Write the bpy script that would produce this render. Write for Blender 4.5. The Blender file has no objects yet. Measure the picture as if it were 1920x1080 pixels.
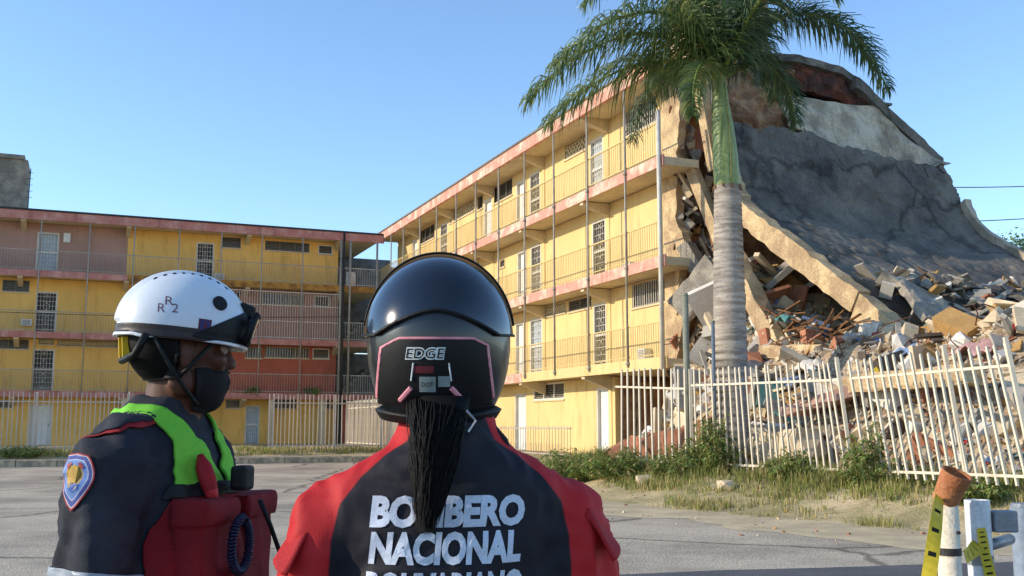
import bpy, bmesh, math, random
import numpy as np
from mathutils import Vector, Matrix, noise
from mathutils.bvhtree import BVHTree
R = math.radians
random.seed(7); rng = np.random.default_rng(7)
scn = bpy.context.scene
COL = scn.collection

# ------------------------------------------------------------------ camera
cam = bpy.data.cameras.new('camera'); cam_o = bpy.data.objects.new('camera', cam); COL.objects.link(cam_o)
cam.sensor_width = 36; cam.lens = 36 * 1934 / 1920
cam.clip_start = 0.05; cam.clip_end = 3000
cam_o.location = (0, 0, 1.45); cam_o.rotation_euler = (R(90) + math.atan(258 / 1934), 0, 0)
scn.camera = cam_o

# ------------------------------------------------------------------ sky, sun, exposure
SUN_H = Vector((-0.992, -0.128, 0)).normalized(); SUN_E = R(21)
SUN = Vector((SUN_H.x * math.cos(SUN_E), SUN_H.y * math.cos(SUN_E), math.sin(SUN_E)))
w = bpy.data.worlds.new('World'); scn.world = w; w.use_nodes = True
nt = w.node_tree; nt.nodes.clear()
wo = nt.nodes.new('ShaderNodeOutputWorld'); bg = nt.nodes.new('ShaderNodeBackground'); sk = nt.nodes.new('ShaderNodeTexSky')
sk.sky_type = 'NISHITA'; sk.sun_disc = False
sk.sun_elevation = SUN_E; sk.sun_rotation = math.atan2(SUN_H.x, SUN_H.y)
sk.altitude = 0; sk.air_density = 1.0; sk.dust_density = 0.05; sk.ozone_density = 3.6
bg.inputs['Strength'].default_value = 0.15
nt.links.new(sk.outputs[0], bg.inputs[0]); nt.links.new(bg.outputs[0], wo.inputs[0])
sl = bpy.data.lights.new('sun', 'SUN'); sl.energy = 2.5; sl.angle = R(0.53); sl.color = (1.0, 0.87, 0.68)
so = bpy.data.objects.new('sun', sl); COL.objects.link(so); so.location = (-20, 0, 30)
so.rotation_euler = (-SUN).to_track_quat('-Z', 'Y').to_euler()
scn.view_settings.view_transform = 'Standard'; scn.view_settings.look = 'None'
scn.view_settings.exposure = 0.92; scn.view_settings.gamma = 1
scn.cycles.use_denoising = True
scn.cycles.max_bounces = 6; scn.cycles.transparent_max_bounces = 8

# ------------------------------------------------------------------ materials
def lin(r, g, b):
    f = lambda c: ((c / 255 + .055) / 1.055) ** 2.4 if c > 10 else c / 255 / 12.92
    return (f(r), f(g), f(b))
_M = {}
def mat(name, col, rough=.85, var=.12, scale=2.5, bump=.15, bscale=None, col2=None, lo=.42, hi=.62, stretch=None,
        spec=.3, metal=0, fine=.06, coat=0, stain=None, stain_amt=.5, trans=0, alpha=1, leaf=0):
    """procedural surface: base colour + large blotches (col2) + fine grain + bump (+ streaky stains)"""
    m = bpy.data.materials.new(name); m.use_nodes = True
    n = m.node_tree.nodes; L = m.node_tree.links
    b = n['Principled BSDF']
    tc = n.new('ShaderNodeTexCoord')
    src = tc.outputs['Object']
    if stretch:
        mp = n.new('ShaderNodeMapping'); mp.inputs['Scale'].default_value = stretch
        L.new(src, mp.inputs[0]); src = mp.outputs[0]
    nz = n.new('ShaderNodeTexNoise'); nz.inputs['Scale'].default_value = scale; nz.inputs['Detail'].default_value = 8
    nz.inputs['Roughness'].default_value = .62
    L.new(src, nz.inputs['Vector'])
    rp = n.new('ShaderNodeValToRGB'); rp.color_ramp.elements[0].position = lo; rp.color_ramp.elements[1].position = hi
    c2 = col2 if col2 else tuple(c * (1 - 2 * var) for c in col)
    rp.color_ramp.elements[0].color = (*c2, 1); rp.color_ramp.elements[1].color = (*col, 1)
    L.new(nz.outputs[0], rp.inputs[0]); out = rp.outputs[0]
    nf = n.new('ShaderNodeTexNoise'); nf.inputs['Scale'].default_value = (bscale or scale * 14); nf.inputs['Detail'].default_value = 5
    L.new(tc.outputs['Object'], nf.inputs['Vector'])
    if fine:
        mr = n.new('ShaderNodeMapRange'); mr.inputs[1].default_value = .3; mr.inputs[2].default_value = .7
        mr.inputs[3].default_value = 1 - 2.5 * fine; mr.inputs[4].default_value = 1 + 2.5 * fine
        L.new(nf.outputs[0], mr.inputs[0])
        mx = n.new('ShaderNodeMix'); mx.data_type = 'RGBA'; mx.blend_type = 'MULTIPLY'; mx.inputs[0].default_value = 1
        L.new(out, mx.inputs[6]); L.new(mr.outputs[0], mx.inputs[7]); out = mx.outputs[2]
    if stain:
        mp2 = n.new('ShaderNodeMapping'); mp2.inputs['Scale'].default_value = (2.2, 2.2, .35)
        L.new(tc.outputs['Object'], mp2.inputs[0])
        ns = n.new('ShaderNodeTexNoise'); ns.inputs['Scale'].default_value = 1.6; ns.inputs['Detail'].default_value = 9; ns.inputs['Roughness'].default_value = .7
        L.new(mp2.outputs[0], ns.inputs['Vector'])
        r2 = n.new('ShaderNodeValToRGB'); r2.color_ramp.elements[0].position = .52; r2.color_ramp.elements[1].position = .72
        r2.color_ramp.elements[1].color = (stain_amt,) * 3 + (1,)
        L.new(ns.outputs[0], r2.inputs[0])
        m2 = n.new('ShaderNodeMix'); m2.data_type = 'RGBA'
        L.new(r2.outputs[0], m2.inputs[0]); L.new(out, m2.inputs[6]); m2.inputs[7].default_value = (*stain, 1); out = m2.outputs[2]
    L.new(out, b.inputs['Base Color'])
    b.inputs['Roughness'].default_value = rough; b.inputs['Metallic'].default_value = metal
    b.inputs['Specular IOR Level'].default_value = spec
    if coat: b.inputs['Coat Weight'].default_value = coat; b.inputs['Coat Roughness'].default_value = .08
    if trans: b.inputs['Transmission Weight'].default_value = trans
    if alpha < 1: b.inputs['Alpha'].default_value = alpha
    if bump:
        bp = n.new('ShaderNodeBump'); bp.inputs['Strength'].default_value = bump; bp.inputs['Distance'].default_value = .02
        L.new(nf.outputs[0], bp.inputs['Height']); L.new(bp.outputs[0], b.inputs['Normal'])
    if leaf:   # thin leaf: part of the light passes through
        tb = n.new('ShaderNodeBsdfTranslucent'); ms = n.new('ShaderNodeMixShader'); ms.inputs[0].default_value = leaf
        L.new(out, tb.inputs[0]); L.new(b.outputs[0], ms.inputs[1]); L.new(tb.outputs[0], ms.inputs[2]); L.new(ms.outputs[0], n['Material Output'].inputs[0])
    _M[name] = m
    return m
def two(name, ca, cb, attr, **k):
    """cloth of two colours, the seam taken from a point attribute (sign = which panel)"""
    m = mat(name, ca, **k); n = m.node_tree.nodes; L = m.node_tree.links; b = n['Principled BSDF']
    at = n.new('ShaderNodeAttribute'); at.attribute_name = attr
    gt = n.new('ShaderNodeMapRange'); gt.inputs[1].default_value = -.002; gt.inputs[2].default_value = .002
    L.new(at.outputs['Fac'], gt.inputs[0])
    mx = n.new('ShaderNodeMix'); mx.data_type = 'RGBA'
    L.new(gt.outputs[0], mx.inputs[0])
    src = b.inputs['Base Color'].links[0].from_socket
    L.new(src, mx.inputs[6]); mx.inputs[7].default_value = (*cb, 1); L.new(mx.outputs[2], b.inputs['Base Color'])
    return m

# ------------------------------------------------------------------ mesh helpers
class MB:
    def __init__(s): s.v = []; s.f = []; s.mi = []; s.cur = 0
    def add(s, vs, fs):
        o = len(s.v); s.v += [tuple(p) for p in vs]
        for f in fs: s.f.append(tuple(i + o for i in f)); s.mi.append(s.cur)
        return s
    def box(s, x0, x1, y0, y1, z0, z1):
        return s.add([(x0, y0, z0), (x1, y0, z0), (x1, y1, z0), (x0, y1, z0), (x0, y0, z1), (x1, y0, z1), (x1, y1, z1), (x0, y1, z1)],
                     [(0, 3, 2, 1), (4, 5, 6, 7), (0, 1, 5, 4), (1, 2, 6, 5), (2, 3, 7, 6), (3, 0, 4, 7)])
    def bar(s, p, q, a, b=None, up=(0, 0, 1)):
        p = Vector(p); q = Vector(q); b = b or a; d = (q - p).normalized()
        u = Vector(up)
        if abs(d.dot(u)) > .95: u = Vector((1, 0, 0))
        x = d.cross(u).normalized() * a / 2; y = d.cross(x).normalized() * b / 2
        vs = [p - x - y, p + x - y, p + x + y, p - x + y, q - x - y, q + x - y, q + x + y, q - x + y]
        return s.add(vs, [(0, 3, 2, 1), (4, 5, 6, 7), (0, 1, 5, 4), (1, 2, 6, 5), (2, 3, 7, 6), (3, 0, 4, 7)])
    def tube(s, pts, rad, n=8, caps=True):
        pts = [Vector(p) for p in pts]; rs = rad if hasattr(rad, '__len__') else [rad] * len(pts)
        o = len(s.v); N = len(pts); prev = None
        for i, p in enumerate(pts):
            t = (pts[min(i + 1, N - 1)] - pts[max(i - 1, 0)]).normalized()
            if prev is None:
                u = Vector((0, 0, 1)) if abs(t.z) < .9 else Vector((1, 0, 0))
                a = t.cross(u).normalized()
            else:
                a = (prev - t * prev.dot(t)).normalized()
            prev = a; b = t.cross(a)
            for k in range(n):
                th = 2 * math.pi * k / n
                s.v.append(tuple(p + (a * math.cos(th) + b * math.sin(th)) * rs[i]))
        for i in range(N - 1):
            for k in range(n):
                k2 = (k + 1) % n
                s.f.append((o + i * n + k, o + i * n + k2, o + (i + 1) * n + k2, o + (i + 1) * n + k)); s.mi.append(s.cur)
        if caps:
            s.f.append(tuple(o + k for k in reversed(range(n)))); s.mi.append(s.cur)
            s.f.append(tuple(o + (N - 1) * n + k for k in range(n))); s.mi.append(s.cur)
        return s
    def loft(s, rings, n=28, caps=True):
        """rings: list of (centre, rx, ry[, axis matrix]) in horizontal planes"""
        o = len(s.v); N = len(rings)
        for r in rings:
            c = Vector(r[0])
            for k in range(n):
                th = 2 * math.pi * k / n
                q = Vector((r[1] * math.cos(th), r[2] * math.sin(th), 0))
                if len(r) > 3: q = r[3] @ q
                s.v.append(tuple(c + q))
        for i in range(N - 1):
            for k in range(n):
                k2 = (k + 1) % n
                s.f.append((o + i * n + k, o + i * n + k2, o + (i + 1) * n + k2, o + (i + 1) * n + k)); s.mi.append(s.cur)
        if caps:
            s.f.append(tuple(o + k for k in reversed(range(n)))); s.mi.append(s.cur)
            s.f.append(tuple(o + (N - 1) * n + k for k in range(n))); s.mi.append(s.cur)
        return s
    def ball(s, c, rx, ry=None, rz=None, n=16, m=10):
        ry = ry or rx; rz = rz or rx; c = Vector(c); o = len(s.v)
        s.v.append((c.x, c.y, c.z - rz))
        for i in range(1, m):
            ph = -math.pi / 2 + math.pi * i / m
            for k in range(n):
                th = 2 * math.pi * k / n
                s.v.append((c.x + rx * math.cos(ph) * math.cos(th), c.y + ry * math.cos(ph) * math.sin(th), c.z + rz * math.sin(ph)))
        s.v.append((c.x, c.y, c.z + rz)); last = len(s.v) - 1
        for k in range(n):
            k2 = (k + 1) % n
            s.f.append((o, o + 1 + k2, o + 1 + k)); s.mi.append(s.cur)
            for i in range(m - 2):
                a = o + 1 + i * n
                s.f.append((a + k, a + k2, a + n + k2, a + n + k)); s.mi.append(s.cur)
            a = o + 1 + (m - 2) * n
            s.f.append((a + k, a + k2, last)); s.mi.append(s.cur)
        return s
    def mesh(s, name, mats, smooth=False):
        me = bpy.data.meshes.new(name); me.from_pydata(s.v, [], s.f)
        for m in (mats if isinstance(mats, (list, tuple)) else [mats]): me.materials.append(m)
        if s.mi and max(s.mi) > 0: me.polygons.foreach_set('material_index', s.mi)
        if smooth: me.polygons.foreach_set('use_smooth', [True] * len(me.polygons))
        me.update(); return me
def link(name, me, parent=None, loc=None, rot=None):
    o = bpy.data.objects.new(name, me); COL.objects.link(o)
    if parent is not None: o.parent = parent
    if loc is not None: o.location = loc
    if rot is not None: o.rotation_euler = rot
    return o
def obj(name, mb, mats, parent=None, smooth=False, **k): return link(name, mb.mesh(name, mats, smooth), parent, **k)
def box(name, m, parent, *b): return obj(name, MB().box(*b), m, parent)
def tag(o, label=None, cat=None, group=None, kind=None):
    if label: o['label'] = label
    if cat: o['category'] = cat
    if group: o['group'] = group
    if kind: o['kind'] = kind
    return o
def thing(name, label, cat, loc=(0, 0, 0), rz=0, group=None):
    return tag(link(name, None, None, loc, (0, 0, rz)), label, cat, group)
def bevel(o, wd=.01, seg=2):
    m = o.modifiers.new('bevel', 'BEVEL'); m.width = wd; m.segments = seg; m.limit_method = 'ANGLE'; return o
def fbm(x, y, z=0., sc=1., oct=4):
    return noise.fractal(Vector((x * sc, y * sc, z * sc)), .9, 2.0, oct)
# ================================================================== palette
YEL = lin(228, 196, 136); CREAM = lin(214, 196, 160)
m_yel = mat('yellow_plaster', YEL, var=.05, scale=.5, bump=.08, fine=.015, bscale=40, stain=lin(150, 118, 70), stain_amt=.5)
m_mauve = mat('mauve_plaster', lin(180, 142, 126), var=.07, scale=.6, fine=.015, bscale=40, bump=.08, stain=lin(110, 80, 70), stain_amt=.3)
m_brick = mat('red_brown_plaster', lin(182, 100, 78), var=.08, scale=.6, fine=.02, bscale=40, bump=.08, stain=lin(100, 66, 54), stain_amt=.4)
m_brown = mat('raw_clay_block', lin(176, 138, 102), col2=lin(132, 98, 72), scale=3, bump=.6, fine=.12)
m_cream = mat('cream_plaster', CREAM, var=.07, scale=1.3, stain=lin(150, 130, 104), stain_amt=.35)
m_creamD = mat('cream_broken_plaster', lin(206, 180, 138), col2=lin(166, 140, 108), scale=1.8, bump=.5, fine=.1, stain=lin(128, 104, 82), stain_amt=.5)
m_pink = mat('faded_pink_fascia', lin(208, 148, 128), col2=lin(224, 198, 174), scale=1.6, lo=.36, hi=.52, stain=lin(104, 74, 66), stain_amt=.6)
m_pinkA = mat('faded_red_fascia', lin(182, 118, 106), col2=lin(200, 152, 138), scale=1.4, lo=.36, hi=.56, stain=lin(92, 66, 62), stain_amt=.6)
m_white = mat('white_paint', lin(226, 224, 216), rough=.5, var=.04, scale=2, bump=.05, fine=.02)
m_offw = mat('dusty_white_metal', lin(214, 206, 192), rough=.55, var=.08, scale=3, stain=lin(150, 110, 80), stain_amt=.4)
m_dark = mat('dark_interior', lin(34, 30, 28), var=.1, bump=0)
m_glass = mat('window_glass', lin(52, 56, 60), rough=.12, spec=.6, var=.1, bump=0)
m_louv = mat('grey_louvre', lin(142, 134, 120), rough=.5, var=.08)
m_iron = mat('dark_ironwork', lin(58, 54, 52), rough=.55, var=.1)
m_rail = mat('pale_railing_metal', lin(176, 166, 150), rough=.55, var=.1, stain=lin(130, 92, 62), stain_amt=.5)
m_railY = mat('yellowed_railing', lin(214, 190, 128), rough=.6, var=.08)
m_pipe = mat('galvanised_pipe', lin(166, 160, 148), rough=.5, var=.12, stain=lin(120, 88, 66), stain_amt=.5)
m_conc = mat('grey_concrete', lin(160, 150, 134), col2=lin(122, 114, 104), scale=1.6, bump=.5, fine=.1)
m_roofd = mat('dark_roof_felt', lin(60, 58, 58), var=.12)
m_tile = mat('roof_deck', lin(120, 112, 102), var=.12)
m_grey = mat('grey_plaster', lin(150, 146, 138), col2=lin(122, 118, 112), stain=lin(90, 88, 84), stain_amt=.5)

# ================================================================== ground, road
D = Vector((-.38085, .92464, 0)); DA = Vector((.92464, .38085, 0))
PB = Vector((4.0, 27.0, 0)); PA = Vector((-16.5, 48.7, 0))
ROT_A = math.atan2(DA.y, DA.x); ROT_B = math.atan2(-D.y, -D.x)
def toB(x, y): q = Vector((x, y, 0)) - PB; return -q.dot(D), q.dot(DA)
def toA(x, y): q = Vector((x, y, 0)) - PA; return q.dot(DA), q.dot(D)
def Bw(x, y, z=0): q = PB - D * x + DA * y; return Vector((q.x, q.y, z))
def Aw(x, y, z=0): q = PA + DA * x + D * y; return Vector((q.x, q.y, z))
def sst(t): t = min(1, max(0, t)); return t * t * (3 - 2 * t)
def edge(x, y):
    """signed distance from the kerb line: > 0 on the fenced plot, < 0 on the road"""
    bx, by = toB(x, y); ax, ay = toA(x, y)
    return max(by + 5.4 - .32 * max(0, bx - 7), ay + 14.9)
def road_z(x, y): return .0045 * min(max(y, 0), 45)
def ground_z(x, y):
    e = edge(x, y) + .35 * fbm(x, y, 1.7, .5, 3)
    r = road_z(x, y)
    z = r + (0.56 - r) * sst(e / 2.7)
    if -1 < e < 30: z += .05 * fbm(x, y, 0, .9, 3) * sst((e + .2) / 1.5)
    return z - (.04 if e < .25 else 0)
def clip(verts, faces, fld):
    """keep the part of a mesh where fld > 0, cut straight through the faces"""
    V = [tuple(v) for v in verts]; nf = []; cache = {}
    for f in faces:
        o = []
        for i in range(len(f)):
            a, b = f[i], f[(i + 1) % len(f)]
            if fld[a] > 0: o.append(a)
            if (fld[a] > 0) != (fld[b] > 0):
                k = (min(a, b), max(a, b))
                if k not in cache:
                    t = fld[k[0]] / (fld[k[0]] - fld[k[1]])
                    p, q = V[k[0]], V[k[1]]
                    V.append(tuple(p[j] + (q[j] - p[j]) * t for j in range(3))); cache[k] = len(V) - 1
                o.append(cache[k])
        if len(o) >= 3: nf.append(tuple(o))
    used = sorted({i for f in nf for i in f}); mp = {u: i for i, u in enumerate(used)}
    return [V[u] for u in used], [tuple(mp[i] for i in f) for f in nf]
def grid(xs, ys, zf):
    v = [(x, y, zf(x, y)) for y in ys for x in xs]; n = len(xs)
    f = [(j * n + i, j * n + i + 1, (j + 1) * n + i + 1, (j + 1) * n + i) for j in range(len(ys) - 1) for i in range(n - 1)]
    return v, f
xs = [-1500, -600, -250, -120, -70, -50] + list(np.arange(-40, 24.01, .4)) + [30, 45, 70, 120, 250, 600, 1500]
ys = [-600, -200, -60, -20, -8, -2, 2, 5, 8] + list(np.arange(10, 42.01, .4)) + [44, 48, 55, 70, 120, 250, 700, 2000]
m_soil = mat('dry_soil', lin(200, 178, 138), col2=lin(150, 138, 98), scale=.9, lo=.4, hi=.6, bump=.8, bscale=30, fine=.12)
v, f = grid(xs, ys, ground_z)
gm = MB().add(v, f); tag(obj('ground', gm, m_soil, smooth=True), kind='structure')

def road_mat():
    m = mat('worn_road', lin(196, 180, 156), col2=lin(156, 143, 125), scale=.4, lo=.38, hi=.58, bump=.8, bscale=45, fine=.16)
    n = m.node_tree.nodes; L = m.node_tree.links; b = n['Principled BSDF']
    tc = n.new('ShaderNodeTexCoord'); vo = n.new('ShaderNodeTexVoronoi'); vo.feature = 'DISTANCE_TO_EDGE'; vo.inputs['Scale'].default_value = .33
    nz = n.new('ShaderNodeTexNoise'); nz.inputs['Scale'].default_value = 1.1; nz.inputs['Detail'].default_value = 6
    mx = n.new('ShaderNodeMix'); mx.data_type = 'VECTOR'; mx.inputs[0].default_value = .35
    L.new(tc.outputs['Object'], nz.inputs['Vector']); L.new(tc.outputs['Object'], mx.inputs[4]); L.new(nz.outputs['Color'], mx.inputs[5])
    L.new(mx.outputs[1], vo.inputs['Vector'])
    rp = n.new('ShaderNodeValToRGB'); rp.color_ramp.elements[0].position = .004; rp.color_ramp.elements[1].position = .014
    rp.color_ramp.elements[0].color = (.45, .45, .45, 1)
    L.new(vo.outputs[0], rp.inputs[0])
    m2 = n.new('ShaderNodeMix'); m2.data_type = 'RGBA'; m2.blend_type = 'MULTIPLY'; m2.inputs[0].default_value = 1
    L.new(b.inputs['Base Color'].links[0].from_socket, m2.inputs[6]); L.new(rp.outputs[0], m2.inputs[7]); L.new(m2.outputs[2], b.inputs['Base Color'])
    return m
m_road = road_mat()
rx = [-300, -120, -60] + list(np.arange(-40, 20, .5)) + [30, 60, 150, 300]; ry = [-300, -60, -20, -6, 0, 4, 7] + list(np.arange(9, 40, .5))
v, f = grid(rx, ry, road_z)
fl = [-(edge(p[0], p[1]) + .35 * fbm(p[0], p[1], 1.7, .5, 3) + .12 * fbm(p[0], p[1], 5, 2.5, 3)) + .05 for p in v]
v, f = clip(v, f, fl); tag(obj('road', MB().add(v, f), m_road, smooth=True), kind='structure')
# dusty sand washed out over the edge of the road
m_dust = mat('sandy_dust', lin(210, 190, 152), col2=lin(184, 166, 134), scale=1.2, bump=.5, bscale=50)
v, f = grid(list(np.arange(-6, 12, .3)), list(np.arange(10, 30, .3)), lambda x, y: road_z(x, y) + .004)
def dustf(x, y):
    e = edge(x, y); return min(e + 1.6 + 1.0 * fbm(x, y, 3, .3, 5) + .3 * fbm(x, y, 1, 2., 4), .35 - e) if x > -4 else -1
v, f = clip(v, f, [dustf(p[0], p[1]) for p in v]); tag(obj('roadside_dust', MB().add(v, f), m_dust), kind='structure')
# dark strip crossing the foreground: cast shadow put into the road colour
m_shadow = mat('road_shadow_tone', lin(100, 98, 98), col2=lin(88, 87, 88), scale=1, bump=.5, bscale=80, fine=.12)
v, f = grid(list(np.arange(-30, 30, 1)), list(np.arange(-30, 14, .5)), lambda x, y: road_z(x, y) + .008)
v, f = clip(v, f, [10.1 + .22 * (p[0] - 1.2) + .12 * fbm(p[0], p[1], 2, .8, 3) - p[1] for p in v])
tag(obj('painted_road_shadow', MB().add(v, f), m_shadow), kind='structure')
# pavement and kerb in front of the far block
m_kerb = mat('kerb_stone', lin(196, 180, 152), col2=lin(140, 132, 116), bump=.4)
ker = link('kerb', None, None, (PA.x, PA.y, 0), (0, 0, ROT_A)); tag(ker, kind='structure')
x = -16.; me = MB().box(0, 1.18, -14.95, -14.78, 0, .36).mesh('kerb_stone', m_kerb)
while x < 9.6:
    bevel(link('kerb_stone', me, ker, (x, random.uniform(-.015, .015), random.uniform(-.015, .012))), .015); x += 1.2
pav = link('pavement', None, None, (PA.x, PA.y, 0), (0, 0, ROT_A)); tag(pav, kind='structure')
me = MB().box(0, 1.785, -14.77, -13.4, .1, .37).mesh('paving_panel', m_kerb); x = -16.
while x < 9.6:
    link('paving_panel', me, pav, (x, 0, random.uniform(-.012, .012)), (0, random.uniform(-.004, .004), 0)); x += 1.8
# ================================================================== apartment blocks
def wall(name, m, parent, x0, x1, z0, z1, y, t=.15, ops=()):
    """wall panel with real openings; ops = (x0, x1, z0, z1)"""
    b = MB(); X = sorted({x0, x1, *[min(max(o[0], x0), x1) for o in ops], *[min(max(o[1], x0), x1) for o in ops]})
    for a, c in zip(X[:-1], X[1:]):
        if c - a < 1e-4: continue
        mid = (a + c) / 2; z = z0
        for o in sorted([o for o in ops if o[0] < mid < o[1]], key=lambda o: o[2]):
            if o[2] > z + 1e-3: b.box(a, c, y, y + t, z, o[2])
            z = max(z, o[3])
        if z < z1 - 1e-3: b.box(a, c, y, y + t, z, z1)
    return obj(name, b, m, parent)
def frame_mb(b, x0, x1, z0, z1, y0, y1, t):
    b.box(x0, x0 + t, y0, y1, z0, z1); b.box(x1 - t, x1, y0, y1, z0, z1)
    b.box(x0 + t, x1 - t, y0, y1, z1 - t, z1); b.box(x0 + t, x1 - t, y0, y1, z0, z0 + t)
def door(parent, x0, x1, z0, z1, y, style, label=None):
    """doorway: leaf > door_frame, grille"""
    lm = {'dark': m_iron, 'white': m_white, 'pale': m_palebl, 'brown': m_brick}[style]
    lf = box('door', lm, parent, x0 + .05, x1 - .05, y + .09, y + .13, z0 + .02, z1 - .05)
    if label: lf['label'] = label
    b = MB(); frame_mb(b, x0, x1, z0, z1, y - .02, y + .085, .075); obj('door_frame', b, m_offw, lf)
    g = MB(); zc = z0 + (z1 - z0) * .52
    if style in ('dark', 'pale'):
        n = 5
        for i in range(1, n + 1):
            xx = x0 + .07 + (x1 - x0 - .14) * i / (n + 1); g.box(xx - .008, xx + .008, y + .05, y + .066, z0 + .05, z1 - .05)
        for i in range(1, 9):
            zz = z0 + (z1 - z0) * i / 9; g.box(x0 + .07, x1 - .07, y + .035, y + .049, zz - .008, zz + .008)
        for k in range(6):
            zz = z0 + .2 + (z1 - z0 - .4) * k / 5; xx = (x0 + x1) / 2
            g.bar((xx - .12, y + .03, zz - .1), (xx + .12, y + .03, zz + .1), .012); g.bar((xx - .12, y + .026, zz + .1), (xx + .12, y + .026, zz - .1), .012)
        g.box(x0 + .06, x1 - .06, y + .01, y + .06, zc - .035, zc + .035)
        obj('grille', g, m_offw if style == 'dark' else m_white, lf)
    else:
        for k in range(2):
            za = z0 + .15 + k * (z1 - z0) * .48; g.box(x0 + .16, x1 - .16, y + .075, y + .089, za, za + (z1 - z0) * .38)
        obj('door_panel', g, lm, lf)
        obj('handle', MB().box(x1 - .16, x1 - .13, y + .04, y + .09, zc - .05, zc + .05), m_iron, lf)
    return lf
def window(parent, x0, x1, z0, z1, y, style='louvre'):
    w_ = box('window', m_glass if style != 'deco' else m_dark, parent, x0, x1, y + .12, y + .14, z0, z1)
    b = MB(); frame_mb(b, x0, x1, z0, z1, y + .01, y + .06, .045)
    n = max(1, round((x1 - x0) / .75))
    for i in range(1, n):
        xx = x0 + (x1 - x0) * i / n; b.box(xx - .02, xx + .02, y + .015, y + .055, z0 + .045, z1 - .045)
    obj('window_frame', b, m_louv if style != 'white' else m_white, w_)
    g = MB()
    if style in ('louvre', 'white'):
        k = max(3, int((z1 - z0) / .09))
        for i in range(k):
            zz = z0 + .05 + (z1 - z0 - .1) * (i + .5) / k
            g.add([(x0 + .03, y + .05, zz - .022), (x1 - .03, y + .05, zz - .022), (x1 - .03, y + .1, zz + .03), (x0 + .03, y + .1, zz + .03),
                   (x0 + .03, y + .054, zz - .026), (x1 - .03, y + .054, zz - .026), (x1 - .03, y + .104, zz + .026), (x0 + .03, y + .104, zz + .026)],
                  [(0, 1, 2, 3), (7, 6, 5, 4), (0, 4, 5, 1), (2, 6, 7, 3)])
        obj('louvre_slats', g, m_louv, w_)
    elif style == 'bars':
        xx = x0 + .1
        while xx < x1 - .05: g.box(xx - .012, xx + .012, y - .01, y + .012, z0, z1); xx += .13
        obj('window_bars', g, m_offw, w_)
    elif style == 'deco':   # pierced ventilation blocks
        s_ = (z1 - z0) / 2; nx = max(1, round((x1 - x0) / s_)); s_x = (x1 - x0) / nx
        for i in range(nx):
            for j in range(2):
                cx, cz = x0 + (i + .5) * s_x, z0 + (j + .5) * s_
                g.bar((cx - s_x / 2, y + .05, cz - s_ / 2), (cx + s_x / 2, y + .05, cz + s_ / 2), .05, .08, (0, 1, 0))
                g.bar((cx - s_x / 2, y + .055, cz + s_ / 2), (cx + s_x / 2, y + .055, cz - s_ / 2), .05, .08, (0, 1, 0))
        obj('vent_blocks', g, m_cream, w_)
    sl_ = box('sill', m_cream, w_, x0 - .04, x1 + .04, y - .05, y + .012, z0 - .06, z0 - .003)
    return w_
def railing(parent, x0, x1, z, y, h=.95, sp=.12, m=None, th=.016, wires=False):
    b = MB(); b.box(x0, x1, y - .02, y + .02, z + h - .035, z + h)
    b.box(x0, x1, y - .012, y + .012, z + .07, z + .095)
    if h > 1.5:
        for q in (.37, .7): b.box(x0, x1, y - .014, y + .014, z + h * q, z + h * q + .03)
    x = x0 + sp / 2
    while x < x1: b.box(x - th / 2, x + th / 2, y - th / 2, y + th / 2, z, z + h - .035); x += sp
    o = obj('railing', b, m or m_rail, parent); o['kind'] = 'stuff'; return o
def bracket(parent, x, z, m, y1=1.0):
    b = MB(); b.add([(x - .11, .06, z), (x + .11, .06, z), (x + .11, y1, z), (x - .11, y1, z),
                     (x - .11, .06, z - .1), (x + .11, .06, z - .1), (x + .11, y1, z - .42), (x - .11, y1, z - .42)],
                    [(0, 1, 2, 3), (7, 6, 5, 4), (0, 4, 5, 1), (1, 5, 6, 2), (2, 6, 7, 3), (3, 7, 4, 0)])
    return obj('bracket', b, m, parent)
def aircon(parent, x, z, y, label):
    o = bevel(box('wall_unit', m_white, parent, x - .23, x + .23, y, y + .22, z, z + .3), .02)
    b = MB()
    for i in range(5): b.box(x - .18, x + .18, y - .008, y - .001, z + .05 + i * .045, z + .07 + i * .045)
    obj('vent_slats', b, m_louv, o); return o
m_palebl = mat('pale_blue_door', lin(178, 188, 196), rough=.5, var=.05)

# ---------------------------------------------------------------- block in full sun (its near end has collapsed)
Bb = thing('apartment_building', 'sunlit yellow four storey apartment block with galleries, torn open beside the palm', 'building', PB, ROT_B)
ZB = [.5, 3.2, 5.9, 8.62, 11.5]; XL = -28.9
doorsB = {3: [(-6.2, -5.25, 'pale'), (-11.2, -10.25, 'dark'), (-12.5, -11.6, 'white'), (-21.75, -20.7, 'dark'), (-16., -15.1, 'white'), (-26.2, -25.3, 'white')],
          2: [(-6.1, -5.15, 'dark'), (-11.12, -10.18, 'dark'), (-12.4, -11.55, 'white'), (-21.7, -20.7, 'white'), (-25.8, -24.9, 'dark')],
          1: [(-6.07, -5.18, 'dark'), (-11.2, -10.1, 'pale'), (-12.6, -11.8, 'white'), (-21.7, -20.7, 'dark')],
          0: [(-5.9, -4.98, 'white'), (-12.65, -11.55, 'white'), (-20.7, -19.7, 'brown')]}
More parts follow.
